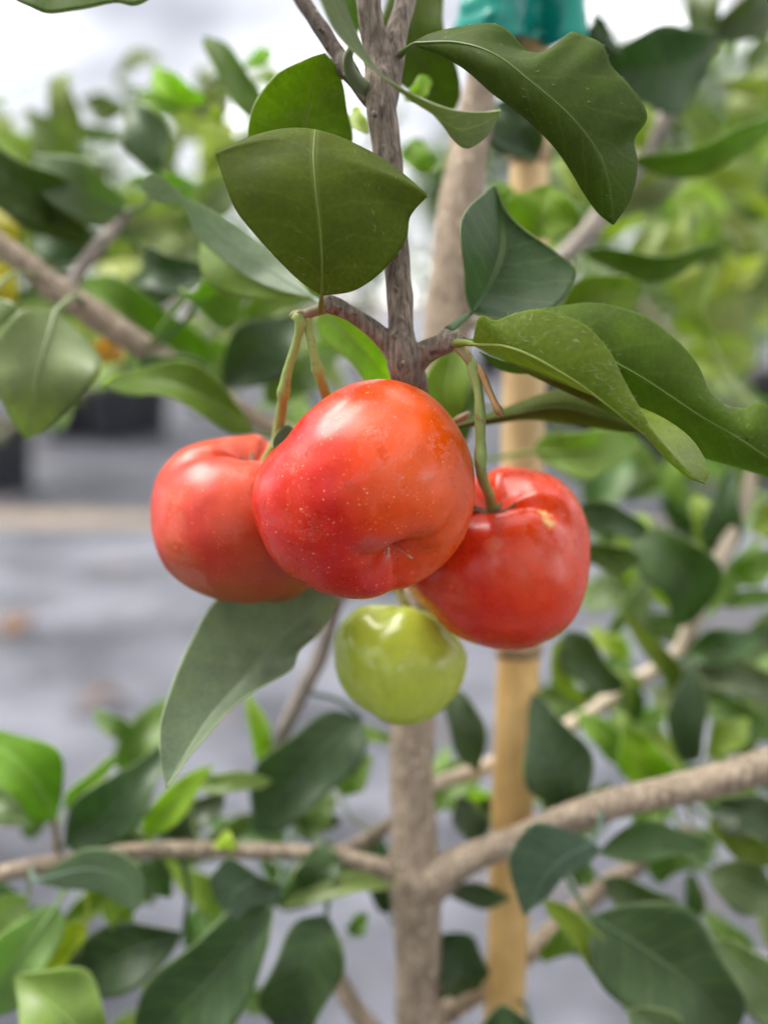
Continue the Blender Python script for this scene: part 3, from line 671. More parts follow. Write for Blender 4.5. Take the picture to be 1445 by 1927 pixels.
# below: right half
G_((855, 1295, 29), (900, 1455, 28), 70, (0.05, 0.09, 0.045), 'top', 0.15)
G_((1078, 1528, 27), (1005, 1310, 27), 125, (0.038, 0.080, 0.042), 'top', 0.12)
G_((1060, 1535, 28), (1010, 1465, 28), 50, GREEN, 'under')
G_((1100, 1520, 28), (1170, 1490, 29), 60, GREEN, 'top')
G_((905, 1585, 28.5), (860, 1500, 29), 62, (0.05, 0.09, 0.05), 'top')
G_((840, 1670, 28.5), (965, 1690, 28), 45, (0.03, 0.07, 0.02), 'top', 0.1, 0.05)
hero([(1118, 1585, 23), (1060, 1560, 22.6), (1015, 1548, 22.3), (990, 1560, 22.2), (960, 1610, 22), (962, 1650, 22), (976, 1700, 22), (987, 1724, 22)],
     [(1118, 1585, 23), (1070, 1610, 22.5), (1030, 1645, 22.2), (987, 1724, 22)],
     [(1118, 1585, 23), (1128, 1602, 23), (1100, 1630, 22.6), (1062, 1650, 22.3), (1030, 1690, 22.1), (1000, 1710, 22), (987, 1724, 22)], 'top', (0.062, 0.115, 0.065), 0.4, 25, 40, 0.0003, 1, [(1135, 1520, 24.6), (1125, 1560, 23.8)], seed=20.0)
G_((1125, 1605, 25), (1340, 1595, 25), 68, (0.06, 0.12, 0.045), 'top', 0.1, -0.08)
G_((1075, 1650, 26), (1120, 1640, 26), 50, GREEN, 'top')
G_((1330, 1545, 26), (1480, 1640, 25), 55, (0.12, 0.18, 0.03), 'under', 0.12)
G_((1340, 1520, 26), (1490, 1560, 25), 85, (0.05, 0.09, 0.05), 'top', 0.12)
G_((1330, 1640, 28), (1480, 1700, 27), 95, (0.07, 0.12, 0.05), 'top', 0.12)
G_((1110, 1725, 24), (1400, 1960, 23), 210, (0.036, 0.082, 0.030), 'top', 0.1, -0.05, 0, 0.3)
G_((1020, 1690, 24.5), (1190, 1920, 24), 58, (0.15, 0.24, 0.03), 'under', 0.1, -0.08)
G_((1130, 1655, 28), (1310, 1755, 28), 75, (0.07, 0.12, 0.055), 'top', 0.12)
G_((1300, 1640, 32), (1310, 1740, 32), 40, MID, 'top')
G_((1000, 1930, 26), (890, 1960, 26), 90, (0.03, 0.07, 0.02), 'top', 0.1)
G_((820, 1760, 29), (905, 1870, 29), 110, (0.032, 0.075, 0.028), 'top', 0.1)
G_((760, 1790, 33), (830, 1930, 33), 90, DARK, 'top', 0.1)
G_((1340, 1770, 25), (1490, 1930, 24), 115, (0.12, 0.18, 0.10), 'top', 0.1)
G_((1180, 1900, 22), (1290, 1990, 22), 90, (0.08, 0.13, 0.06), 'top', 0.1)
G_((1100, 1740, 29), (1010, 1810, 30), 45, LIGHT, 'under')
G_((1190, 1560, 33), (1270, 1500, 33), 50, LIGHT, 'top')
# below: left half
G_((105, 1540, 25), (-50, 1380, 25), 125, (0.11, 0.24, 0.02), 'under', 0.12, 0.1)
G_((95, 1535, 25.5), (-40, 1500, 25.5), 70, PALE, 'top', 0.1)
G_((122, 1590, 26), (320, 1400, 26), 110, (0.038, 0.085, 0.03), 'top', 0.12, 0.05)
G_((125, 1520, 28), (215, 1425, 28), 40, LIGHT, 'under')
G_((278, 1575, 26), (395, 1450, 25.5), 62, (0.20, 0.32, 0.04), 'under', 0.12, -0.05)
G_((370, 1475, 26.5), (510, 1470, 26.5), 42, (0.14, 0.22, 0.07), 'top', 0.1)
G_((290, 1590, 26.5), (140, 1590, 26.5), 58, (0.03, 0.085, 0.015), 'top', 0.1)
G_((300, 1580, 28), (420, 1500, 28), 80, (0.045, 0.08, 0.04), 'top', 0.1)
G_((680, 1350, 29), (465, 1570, 28), 145, (0.040, 0.085, 0.040), 'top', 0.1, 0.03)
G_((640, 1500, 29.5), (700, 1420, 30), 50, LIGHT, 'top')
G_((590, 1560, 29), (620, 1480, 30), 55, (0.10, 0.18, 0.05), 'top')
G_((265, 1620, 26.5), (325, 1690, 26.5), 60, (0.04, 0.10, 0.02), 'top', 0.1)
hero([(70, 1655, 24), (110, 1625, 23.6), (165, 1598, 23.3), (215, 1600, 23.2), (258, 1625, 23.2), (272, 1660, 23.3), (268, 1705, 23.5)], None,
     [(70, 1660, 24), (110, 1672, 23.8), (150, 1675, 23.7), (190, 1680, 23.6), (225, 1700, 23.6), (250, 1712, 23.5), (268, 1705, 23.5)], 'top', (0.145, 0.215, 0.125), 0.3, 21, 40, 0.0003, 1, [(60, 1630, 25.5), (62, 1650, 24.6)], seed=21.0)
G_((215, 1690, 26), (238, 1750, 26), 65, (0.14, 0.24, 0.04), 'under', 0.1)
hero([(520, 1690, 24), (470, 1640, 23.6), (430, 1615, 23.5), (412, 1630, 23.5), (395, 1658, 23.4), (410, 1700, 23.4), (437, 1737, 23.4)], None,
     [(520, 1690, 24), (530, 1660, 24), (525, 1700, 23.8), (490, 1705, 23.6), (465, 1715, 23.5), (450, 1728, 23.4), (437, 1737, 23.4)], 'top', (0.055, 0.10, 0.050), 0.3, 21, 40, 0.0003, 1, [(560, 1610, 26.4), (535, 1660, 25)], seed=22.0)
G_((610, 1590, 26.5), (590, 1700, 26), 90, (0.032, 0.080, 0.02), 'top', 0.1)
G_((740, 1665, 26), (530, 1700, 25.5), 42, (0.13, 0.20, 0.06), 'top', 0.08, 0.02, 20)
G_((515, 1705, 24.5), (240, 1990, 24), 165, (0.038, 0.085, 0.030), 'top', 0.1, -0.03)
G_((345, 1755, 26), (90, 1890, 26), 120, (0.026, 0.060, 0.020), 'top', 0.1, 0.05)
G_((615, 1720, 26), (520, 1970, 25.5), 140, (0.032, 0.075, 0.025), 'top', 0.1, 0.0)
G_((110, 1700, 24), (-50, 1930, 23.5), 115, (0.10, 0.18, 0.055), 'top', 0.1, 0.0)
G_((165, 1735, 26), (85, 1830, 26), 75, (0.25, 0.33, 0.02), 'under', 0.1)
G_((185, 1970, 22), (30, 1835, 22), 160, (0.12, 0.215, 0.05), 'top', 0.12, 0.0)
G_((55, 1685, 26), (-40, 1770, 26), 70, (0.16, 0.25, 0.09), 'top', 0.1)
G_((505, 1440, 29.5), (470, 1310, 29), 45, (0.18, 0.30, 0.05), 'under', 0.1)
G_((250, 1395, 33), (175, 1335, 33), 42, GREEN, 'top', 0.1)
G_((740, 1395, 28), (660, 1370, 29), 28, LIGHT, 'top')
G_((425, 1600, 26), (428, 1565, 25.8), 44, (0.30, 0.42, 0.08), 'top', 0.1)
G_((400, 1960, 28), (450, 1840, 28), 60, (0.08, 0.12, 0.05), 'top')
G_((660, 1760, 30), (690, 1720, 30), 40, GREEN, 'top')
G_((730, 1720, 31), (700, 1560, 31), 60, DARK, 'top')
G_((-10, 1450, 27), (60, 1560, 27), 60, LIGHT, 'top')
G_((550, 1560, 32), (640, 1540, 32), 55, DARK, 'under')

# --- smaller leaves further back along the twigs
rf = random.Random(21)
PAL = [MID, MID, GREEN, LIGHT, BRIGHT, PALE, PALE, GREEN, (0.09, 0.15, 0.06), (0.12, 0.2, 0.03)]
PALF = [(0.15, 0.20, 0.085), (0.19, 0.26, 0.10), (0.11, 0.165, 0.06), (0.23, 0.30, 0.09), (0.085, 0.14, 0.045), (0.13, 0.17, 0.10)]
def fill(x0, x1, y0, y1, d0, d1, n, w=(45, 85), avoid=(), pal=None):
    k = 0
    while k < n:
        x, y, d = rf.uniform(x0, x1), rf.uniform(y0, y1), rf.uniform(d0, d1)
        if any(a <= x <= c and b <= y <= e for a, b, c, e in avoid): continue
        k += 1
        a = rf.uniform(0, 2 * math.pi); L = rf.uniform(2.1, 2.9) * rf.uniform(*w)
        G_((x, y, d), (x + L * math.cos(a), y + L * math.sin(a) * 0.8, d + rf.uniform(-3, 3)), rf.uniform(*w), rf.choice(pal or PAL), rf.choice(('top', 'top', 'under')), rf.uniform(0.08, 0.2), rf.uniform(-.1, .1), rf.uniform(-45, 45))
fill(1080, 1460, 880, 1480, 33, 50, 44, avoid=[(1290, 980, 1410, 1200)])
fill(1060, 1460, 140, 690, 36, 50, 18, (45, 80), pal=PALF)
fill(1120, 1460, 1500, 1900, 30, 40, 12)
fill(850, 960, 1320, 1640, 32, 38, 5)
fill(20, 640, 1440, 1900, 31, 38, 20)
fill(-20, 460, 270, 640, 45, 85, 30, (55, 95), pal=PALF)
fill(430, 640, 590, 760, 36, 46, 6)
fill(230, 520, 70, 320, 45, 80, 15, (32, 62), pal=PALF)
fill(-40, 230, 230, 420, 45, 80, 10, (50, 85), pal=PALF)
fill(1030, 1460, 130, 690, 50, 88, 30, (55, 95), pal=PALF)
fill(900, 1060, 330, 640, 36, 46, 6)

# ------------------------------------------------------------------ fruit
def cherry_material(name, ca, cb, cc, speck, speck_amt, bloom, rough, grad=None, relief=1.0, marks=()):
    m, nt, nn, ln, b = mat(name)
    tc = nn.new('ShaderNodeTexCoord'); obj = tc.outputs['Object']
    big = noise_tex(nt, 70, 3, rough=0.5)
    c = mixc(nt, ramp(nt, big, (0.38, 0.0), (0.62, 1.0)), ca, cb)
    sx = nn.new('ShaderNodeSeparateXYZ'); ln.new(obj, sx.inputs[0])
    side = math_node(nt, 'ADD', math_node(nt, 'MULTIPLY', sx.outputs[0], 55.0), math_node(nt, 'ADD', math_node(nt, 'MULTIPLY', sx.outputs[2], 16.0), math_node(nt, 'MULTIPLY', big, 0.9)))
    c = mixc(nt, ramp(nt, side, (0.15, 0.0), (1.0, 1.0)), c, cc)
    if grad:
        g = math_node(nt, 'ADD', math_node(nt, 'MULTIPLY', sx.outputs[2], -60.0), math_node(nt, 'MULTIPLY', big, 0.8))
        c = mixc(nt, ramp(nt, g, (0.45, 0.0), (1.35, 0.85)), c, grad)
    mid = noise_tex(nt, 420, 5, rough=0.6)
    c = mixc(nt, 0.55, c, ramp(nt, mid, (0.3, 0.80), (0.7, 1.16)), 'MULTIPLY')
    wob = nn.new('ShaderNodeTexNoise'); wob.inputs['Scale'].default_value = 900; ln.new(obj, wob.inputs['Vector'])
    vo = nn.new('ShaderNodeTexVoronoi'); vo.inputs['Scale'].default_value = 1500; ln.new(obj, vo.inputs['Vector'])
    size = math_node(nt, 'MULTIPLY', math_node(nt, 'POWER', vo.outputs['Color'], 2.5), 0.24)
    dots = ramp(nt, math_node(nt, 'SUBTRACT', vo.outputs['Distance'], size), (0.0, 1.0), (0.10, 0.0))
    vo2 = nn.new('ShaderNodeTexVoronoi'); vo2.inputs['Scale'].default_value = 2300; ln.new(obj, vo2.inputs['Vector'])
    dots = math_node(nt, 'MAXIMUM', dots, math_node(nt, 'MULTIPLY', ramp(nt, math_node(nt, 'SUBTRACT', vo2.outputs['Distance'], math_node(nt, 'MULTIPLY', math_node(nt, 'POWER', vo2.outputs['Color'], 3.0), 0.3)), (0.0, 1.0), (0.10, 0.0)), 0.6))
    dots = math_node(nt, 'MULTIPLY', dots, ramp(nt, mid, (0.35, 0.25), (0.6, 1.0)))
    c = mixc(nt, math_node(nt, 'MULTIPLY', dots, speck_amt), c, speck)
    # waxy residue: patchy rings and smears with shapes of their own
    pn = noise_tex(nt, 210, 7, rough=0.7); pm = noise_tex(nt, 75, 2)
    ring = ramp(nt, pn, (0.500, 0.0), (0.520, 1.0), (0.545, 0.15), (0.62, 0.30), (0.66, 0.0))
    patch = math_node(nt, 'MULTIPLY', ring, ramp(nt, pm, (0.50, 0.0), (0.62, 1.0)))
    c = mixc(nt, math_node(nt, 'MULTIPLY', patch, bloom), c, (0.80, 0.50, 0.46))
    for (v3, rad, col, amt, sq) in marks:      # scabs, residue and a painted highlight, each with an uneven outline
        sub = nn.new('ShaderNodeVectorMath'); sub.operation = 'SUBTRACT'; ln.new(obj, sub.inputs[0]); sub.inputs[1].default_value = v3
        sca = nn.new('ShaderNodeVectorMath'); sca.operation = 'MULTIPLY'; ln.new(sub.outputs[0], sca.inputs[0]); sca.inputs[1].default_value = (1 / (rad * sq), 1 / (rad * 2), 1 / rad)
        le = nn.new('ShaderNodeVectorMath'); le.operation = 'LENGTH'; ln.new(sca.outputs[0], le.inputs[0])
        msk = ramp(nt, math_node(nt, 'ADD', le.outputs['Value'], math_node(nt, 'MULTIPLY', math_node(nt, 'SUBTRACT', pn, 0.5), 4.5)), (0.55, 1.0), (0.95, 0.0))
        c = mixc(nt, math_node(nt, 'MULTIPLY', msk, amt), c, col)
    ln.new(c, b.inputs['Base Color'])
    rg = math_node(nt, 'ADD', math_node(nt, 'MULTIPLY', patch, 0.22), ramp(nt, mid, (0.3, rough - 0.05), (0.7, rough + 0.07)))
    ln.new(rg, b.inputs['Roughness'])
    b.inputs['Specular IOR Level'].default_value = 0.42
    h = math_node(nt, 'ADD', math_node(nt, 'MULTIPLY', dots, 0.25), math_node(nt, 'ADD', math_node(nt, 'MULTIPLY', patch, 0.35), math_node(nt, 'MULTIPLY', mid, 0.55)))
    bump(nt, b, h, 0.00007 * relief, 0.7)
    return m

def cherry(name, center, axis_px, sil, m, lobe0, top=(0.42, 0.5), bot=(0.30, 0.36), lobe=0.035, groove=0.10, flat=0.92, nu=144, nv=110, depth_scale=0.95):
    """axis_px: the stem end's direction as (right, up, toward camera); sil: silhouette points around center in px."""
    cx, cy, d = center
    C = P(cx, cy, d)
    vw = (C - CAM).normalized(); rt = vw.cross(Vector((0, 0, 1))).normalized(); upv = rt.cross(vw)
    ax = (rt * axis_px[0] + upv * axis_px[1] - vw * axis_px[2]).normalized()
    e1 = ax.cross(vw if abs(ax.dot(vw)) < 0.9 else rt).normalized(); e2 = ax.cross(e1)
    Rm = np.mean([math.hypot(x - cx, y - cy) for x, y in sil]) / FPX * D(d) * 0.01
    pts = []
    for j in range(nv + 1):
        ph = math.pi * j / nv
        for i in range(nu):
            th = 2 * math.pi * i / nu
            s = math.sin(ph)
            r = 1 - top[0] * math.exp(-(ph / top[1]) ** 2) - bot[0] * math.exp(-((math.pi - ph) / bot[1]) ** 2)
            lob = math.cos(3 * th + lobe0)
            cr = max(0.0, -lob) ** 5
            near = math.exp(-(ph / 0.85) ** 2) + 0.75 * math.exp(-((math.pi - ph) / 0.75) ** 2)
            r *= 1 + lobe * lob * s - groove * cr * near * min(1, s * 2.5)
            q = e1 * (math.cos(th) * s * r) + e2 * (math.sin(th) * s * r) + ax * (math.cos(ph) * r * flat)
            q += q * 0.018 * noise.noise(q * 1.7 + Vector((cx, cy, 0)) * 0.01) + q * 0.006 * noise.noise(q * 5 + Vector((cy, cx, 0)) * 0.01)
            pts.append(q)
    A = np.array([[p.dot(rt), p.dot(upv), p.dot(-vw)] for p in pts])
    th = np.arctan2(A[:, 1], A[:, 0]); rr = np.hypot(A[:, 0], A[:, 1])
    nb = 72; bins = ((th + math.pi) / (2 * math.pi) * nb).astype(int) % nb
    mx = np.array([rr[bins == b].max() for b in range(nb)])
    k = np.ones(5) / 5; mx = np.convolve(np.concatenate([mx[-2:], mx, mx[:2]]), k, 'valid')
    bc = (np.arange(nb) + 0.5) / nb * 2 * math.pi - math.pi
    sil = sorted((math.atan2(-(y - cy), x - cx), math.hypot(x - cx, y - cy) / FPX * D(d) * 0.01) for x, y in sil)
    sa = np.array([s[0] for s in sil]); sr = np.array([s[1] for s in sil])
    fine = np.linspace(-math.pi, math.pi, 361)
    tgt = np.interp(fine, np.concatenate([sa - 2 * math.pi, sa, sa + 2 * math.pi]), np.tile(sr, 3))
    kk = np.ones(17) / 17; tgt = np.convolve(np.concatenate([tgt[-9:-1], tgt, tgt[1:9]]), kk, 'valid')
    fac = np.interp(th, fine, tgt) / np.interp(th, np.concatenate([bc - 2 * math.pi, bc, bc + 2 * math.pi]), np.tile(mx, 3)) / Rm
    w = np.clip(rr / np.interp(th, np.concatenate([bc - 2 * math.pi, bc, bc + 2 * math.pi]), np.tile(mx, 3)), 0, 1); w = w * w * (3 - 2 * w)
    f = (1 + (fac - 1) * w) * Rm
    out = [rt * (A[i, 0] * f[i]) + upv * (A[i, 1] * f[i]) - vw * (A[i, 2] * Rm * depth_scale) for i in range(len(pts))]
    F = []
    for j in range(nv):
        for i in range(nu):
            a, b2 = j * nu + i, j * nu + (i + 1) % nu
            F.append((a, b2, b2 + nu, a + nu))
    o = bpy.data.objects.new(name, None); COL.objects.link(o); o.location = C
    me = mesh(out, F)
    bm = bmesh.new(); bm.from_mesh(me); bmesh.ops.remove_doubles(bm, verts=bm.verts, dist=1e-6); bmesh.ops.recalc_face_normals(bm, faces=bm.faces); bm.to_mesh(me); bm.free()
    sk = link('skin', me, o, [m])
    stem_pit = sum((out[i] for i in range(nu)), Vector()) / nu; cal_pit = sum((out[-nu + i] for i in range(nu)), Vector()) / nu
    return o, C, stem_pit, cal_pit, (rt, upv, -vw), ax, sk

RED_A = (0.53, 0.010, 0.004); RED_B = (0.60, 0.026, 0.002); ORANGE = (0.74, 0.080, 0.001)
def rel_px(x, y, d, c): return tuple(P(x, y, d) - P(*c))
M_CH1 = cherry_material('cherry_skin_front', RED_A, RED_B, ORANGE, (0.90, 0.36, 0.20), 0.85, 0.17, 0.29, marks=[(rel_px(705, 1038, 13.75, (683, 922, 15.0)), 0.0026, (0.45, 0.12, 0.11), 0.35, 2.0), (rel_px(730, 800, 13.6, (683, 922, 15.0)), 0.003, (0.75, 0.18, 0.13), 0.18, 1.8), (rel_px(520, 985, 14.0, (683, 922, 15.0)), 0.0022, (0.6, 0.10, 0.09), 0.25, 1.0)])
M_CH2 = cherry_material('cherry_skin_dull', (0.46, 0.026, 0.012), (0.53, 0.062, 0.012), (0.48, 0.05, 0.009), (0.85, 0.42, 0.28), 0.40, 0.20, 0.38, (0.31, 0.075, 0.012), marks=[(rel_px(335, 990, 15.9, (450, 975, 17.0)), 0.0024, (0.62, 0.15, 0.12), 0.25, 0.9), (rel_px(350, 1090, 16.1, (450, 975, 17.0)), 0.003, (0.6, 0.2, 0.13), 0.3, 1.6)])
M_CH3 = cherry_material('cherry_skin_deep', (0.57, 0.022, 0.005), (0.64, 0.048, 0.005), (0.62, 0.042, 0.004), (0.85, 0.35, 0.20), 0.28, 0.16, 0.26, marks=[(rel_px(1040, 978, 15.9, (930, 1045, 16.9)), 0.0014, (0.72, 0.42, 0.13), 0.9, 2.2), (rel_px(928, 1030, 15.5, (930, 1045, 16.9)), 0.0016, (0.75, 0.22, 0.09), 0.22, 1.0), (rel_px(1005, 1050, 15.5, (930, 1045, 16.9)), 0.003, (0.62, 0.11, 0.06), 0.2, 1.6)])  # middle mark is a highlight painted into the skin colour
M_CHG = cherry_material('green_cherry_skin', (0.34, 0.43, 0.04), (0.40, 0.47, 0.06), (0.38, 0.45, 0.05), (0.5, 0.55, 0.15), 0.10, 0.0, 0.19, relief=0.3, marks=[(rel_px(738, 1232, 17.1, (753, 1248, 18.4)), 0.00035, (0.05, 0.05, 0.01), 0.9, 1.0)])

def stalk(fruit, C, spec, col, knots=()):
    world = [tuple(P(x, y, d)) + (px2m(w, d) / 2,) for x, y, d, w in spec]
    c = catmull(world, 40)
    for q, amt in knots:
        c[:, 3] *= 1 + amt * np.exp(-((np.linspace(0, 1, 40) - q) / 0.035) ** 2)
    v, f = tube_data([Vector(r[:3]) - C for r in c], list(c[:, 3]), 12, 0.14)
    o = link('stalk', mesh(v, f), fruit, [M_STEM]); o.color = tuple(col) + (1,)
    return o

S1 = [(893, 940), (885, 850), (840, 775), (790, 735), (720, 717), (650, 733), (600, 766), (550, 820), (495, 872), (475, 930), (487, 1000), (530, 1070), (590, 1110), (650, 1127), (720, 1122), (790, 1098), (850, 1050), (885, 990)]
c1, C1, sp1, cp1, fr1, ax1, sk1 = cherry('cherry', (683, 922, 15.0), (-0.40, 0.76, -0.54), S1, M_CH1, 0.45, (0.42, 0.5), (0.42, 0.28), 0.020, 0.06)
tag(c1, 'large glossy red-orange cherry in front of the others, blossom end showing', 'cherry', 'cherries hanging in one cluster')
stalk(c1, C1, [(577, 590, 14.8, 17), (583, 630, 14.9, 15), (593, 672, 15.0, 18), (602, 710, 15.2, 19), (622, 765, 15.9, 19), (640, 800, 16.2, 18)], (0.27, 0.36, 0.09), ((0.38, 0.35),))
S2 = [(288, 960), (300, 893), (340, 846), (400, 826), (450, 817), (505, 818), (560, 835), (600, 890), (615, 975), (605, 1060), (578, 1115), (530, 1134), (450, 1130), (380, 1113), (330, 1080), (296, 1030)]
c2, C2, sp2, cp2, fr2, ax2, sk2 = cherry('cherry', (450, 975, 17.0), (0.25, 0.80, 0.30), S2, M_CH2, 2.2, (0.42, 0.42), (0.25, 0.4), 0.03, 0.18)
tag(c2, 'duller pinkish red cherry at the left, partly hidden behind the front one', 'cherry', 'cherries hanging in one cluster')
stalk(c2, C2, [(556, 592, 14.8, 22), (566, 606, 14.8, 16), (556, 650, 15, 16), (541, 700, 15.2, 18), (534, 740, 15.4, 19), (527, 790, 16.0, 20), (518, 835, 16.4, 20), (500, 872, 16.8, 22)], (0.27, 0.36, 0.09), ((0.42, 0.35), (0.05, 0.5)))
S3 = [(1106, 1050), (1101, 980), (1078, 930), (1050, 900), (1000, 880), (940, 876), (890, 890), (830, 930), (780, 990), (757, 1050), (765, 1108), (810, 1155), (880, 1203), (950, 1218), (1020, 1206), (1072, 1168), (1099, 1110)]
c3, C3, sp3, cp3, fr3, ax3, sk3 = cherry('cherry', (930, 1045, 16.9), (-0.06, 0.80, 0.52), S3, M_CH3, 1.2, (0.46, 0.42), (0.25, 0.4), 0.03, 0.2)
tag(c3, 'deep red cherry at the right with a stalk rising from its creased top', 'cherry', 'cherries hanging in one cluster')
p3 = C3 + sp3
rel = p3 - CAM; dd = rel.dot(FWD); p3px = (722.5 + rel.dot(RIGHT) / dd * FPX, 963.5 - rel.dot(UP) / dd * FPX, Dinv(dd * 100))
stalk(c3, C3, [(878, 668, 14.6, 15), (888, 688, 14.6, 18), (898, 725, 14.6, 17), (903, 775, 14.6, 21), (904, 830, 14.7, 20), (906, 890, 14.9, 20), (p3px[0] - 4, p3px[1] - 30, p3px[2] - .2, 20), (p3px[0], p3px[1] + 6, p3px[2] + .05, 22)], (0.26, 0.33, 0.09), ((0.40, 0.3), (0.08, 0.4)))
S4 = [(628, 1230), (635, 1180), (668, 1146), (720, 1137), (790, 1145), (845, 1182), (878, 1225), (870, 1282), (845, 1322), (800, 1356), (740, 1360), (690, 1336), (648, 1300)]
c4, C4, sp4, cp4, fr4, ax4, sk4 = cherry('cherry', (753, 1248, 18.4), (0.20, 0.94, 0.06), S4, M_CHG, 0.3, (0.30, 0.42), (0.16, 0.4), 0.03, 0.10)
tag(c4, 'small unripe yellow-green cherry hanging below the red ones', 'cherry', 'cherries hanging in one cluster')
stalk(c4, C4, [(760, 990, 19, 16), (750, 1070, 18.4, 16), (752, 1115, 18.3, 18), (764, 1140, 18.2, 17), (772, 1172, 18.3, 16)], (0.28, 0.28, 0.09))

def sepals(fruit, pit, ax, n, size, seed):
    rnd = random.Random(seed); e1 = ax.orthogonal().normalized(); e2 = ax.cross(e1)
    for k in range(n):
        a = 2 * math.pi * k / n + rnd.uniform(-.3, .3)
        dr = e1 * math.cos(a) + e2 * math.sin(a); L = size * rnd.uniform(0.7, 1.2)
        pts = [pit + ax * L * 0.05, pit + dr * L * 0.4 + ax * L * 0.12, pit + dr * L * 0.75 + ax * L * rnd.uniform(0.25, 0.45), pit + dr * L * rnd.uniform(0.9, 1.1) + ax * L * rnd.uniform(0.5, 0.8)]
        v, f = tube_data(pts, [size * .22, size * .2, size * .14, size * .04], 7)
        link('sepal', mesh(v, f), fruit, [M_DRY])
sepals(c3, sp3, ax3, 6, 0.0036, 3); sepals(c2, sp2, ax2, 5, 0.0032, 4); sepals(c4, sp4, ax4, 5, 0.0022, 5)
# dry styles at the blossom end of the front cherry
def to_surface(spec, fruit, C, lift):
    return [P(*s) - C for s in spec]
cpw = C1 + cp1; rel = cpw - CAM; dd = rel.dot(FWD); cx_, cy_, cd_ = 722.5 + rel.dot(RIGHT) / dd * FPX, 963.5 - rel.dot(UP) / dd * FPX, dd * 100
print('CALYX', cx_, cy_, cd_, 'STEM3', p3px)
for pts in ([(cx_ - 36, cy_ + 22, cd_ - .30), (cx_ - 18, cy_ + 22, cd_ - .42), (cx_ + 2, cy_ + 22, cd_ - .46)],
            [(cx_, cy_, cd_ - .02), (cx_ - 1, cy_ + 20, cd_ - .28), (cx_ - 2, cy_ + 38, cd_ - .40)],
            [(cx_ + 4, cy_, cd_ - .02), (cx_ + 18, cy_ + 22, cd_ - .28), (cx_ + 44, cy_ + 40, cd_ - .36)]):
    c = catmull([tuple(P(*q) - C1) for q in pts], 12)
    v, f = tube_data([Vector(q) for q in c], [0.00012] * 10 + [0.00013, 0.00014], 8)
    st = link('style', mesh(v, f), c1, [M_STYLE])
    v, f = tube_data([Vector(c[-2]), Vector(c[-1]), Vector(c[-1]) + (Vector(c[-1]) - Vector(c[-2])) * .5], [0.00014, 0.00017, 0.00008], 8)
    link('style_tip', mesh(v, f), st, [M_STYLETIP])

# inflorescence stump that carries the two left stalks, and a broken stalk at the right
v, f = px_tube([(612, 580, 14.7, 20), (592, 584, 14.75, 20), (576, 592, 14.8, 20), (562, 594, 14.8, 22), (551, 592, 14.8, 18), (547, 590, 14.8, 10)], 30, 12, 0.3)
o = link('peduncle', mesh(v, f), tree, [M_STEM]); o.color = (0.22, 0.16, 0.08, 1)
v, f = px_tube([(862, 650, 14.7, 22), (874, 664, 14.6, 20), (884, 682, 14.6, 18), (898, 694, 14.6, 17), (906, 692, 14.6, 14)], 24, 12, 0.3)
o = link('peduncle', mesh(v, f), tree, [M_STEM]); o.color = (0.30, 0.24, 0.10, 1)
v, f = px_tube([(898, 692, 14.6, 16), (908, 705, 14.5, 14), (920, 735, 14.4, 13), (932, 762, 14.3, 14), (938, 772, 14.3, 18), (946, 784, 14.3, 8)], 26, 10, 0.3)
o = link('dry_stalk', mesh(v, f), tree, [M_STEM]); o.color = (0.30, 0.16, 0.055, 1)
v, f = px_tube([(845, 800, 16.4, 12), (862, 790, 16.2, 14), (876, 782, 16, 15), (882, 776, 16, 8)], 16, 8, 0.3)
o = link('dry_stalk', mesh(v, f), tree, [M_STEM]); o.color = (0.32, 0.24, 0.14, 1)

# ------------------------------------------------------------------ bamboo stake and tie tape
def bamboo_material():
    m, nt, nn, ln, b = mat('bamboo')
    f1 = noise_tex(nt, 500, 5, stretch=(1, 1, 0.05)); f2 = noise_tex(nt, 60, 5)
    c = mixc(nt, ramp(nt, f1, (0.3, 0.0), (0.7, 1.0)), (0.60, 0.37, 0.115), (0.72, 0.48, 0.19))
    c = mixc(nt, ramp(nt, f2, (0.42, 0.0), (0.66, 0.6)), c, (0.42, 0.235, 0.07))
    tc = nn.new('ShaderNodeTexCoord'); s = nn.new('ShaderNodeSeparateXYZ'); ln.new(tc.outputs['Object'], s.inputs[0])
    z0 = (P(985, 1000, 28.5)).z; 
    up = ramp(nt, math_node(nt, 'MULTIPLY', math_node(nt, 'SUBTRACT', s.outputs[2], z0), 30.0), (0.0, 0.0), (0.25, 1.0))
    c = mixc(nt, math_node(nt, 'MULTIPLY', up, 0.6), c, (0.60, 0.43, 0.24))
    ln.new(c, b.inputs['Base Color']); b.inputs['Roughness'].default_value = 0.5
    bump(nt, b, f1, 0.0002)
    return m
M_BAM = bamboo_material()
M_NODE = simple('bamboo_node', (0.30, 0.20, 0.11), 0.7, 0.3, 0.4, 300, 0.0005)
stake = bpy.data.objects.new('bamboo_stake', None); COL.objects.link(stake)
tag(stake, 'straw-coloured bamboo stake standing beside the taupe trunk', 'stake')
axis = [(880, 3300, 32, 78), (905, 2600, 31, 78), (948, 1900, 29.5, 76), (962, 1560, 29.2, 78), (975, 1225, 28.8, 80), (985, 750, 28.4, 80), (996, 310, 28, 72), (1003, 60, 27.8, 70), (1010, -250, 27.8, 70), (1018, -600, 27.8, 68)]
cw = catmull([tuple(P(x, y, d)) + (px2m(w, d) / 2,) for x, y, d, w in axis], 200)
zs = [P(975, 1222, 28.8).z, P(996, 300, 28).z, P(930, 2200, 30).z]
for k in range(200):
    for z in zs:
        dz = cw[k, 2] - z
        cw[k, 3] *= 1 + 0.07 * math.exp(-(dz / 0.0016) ** 2)
v, f = tube_data([Vector(r[:3]) for r in cw], list(cw[:, 3]), 24, 0.03)
link('cane', mesh(v, f), stake, [M_BAM])
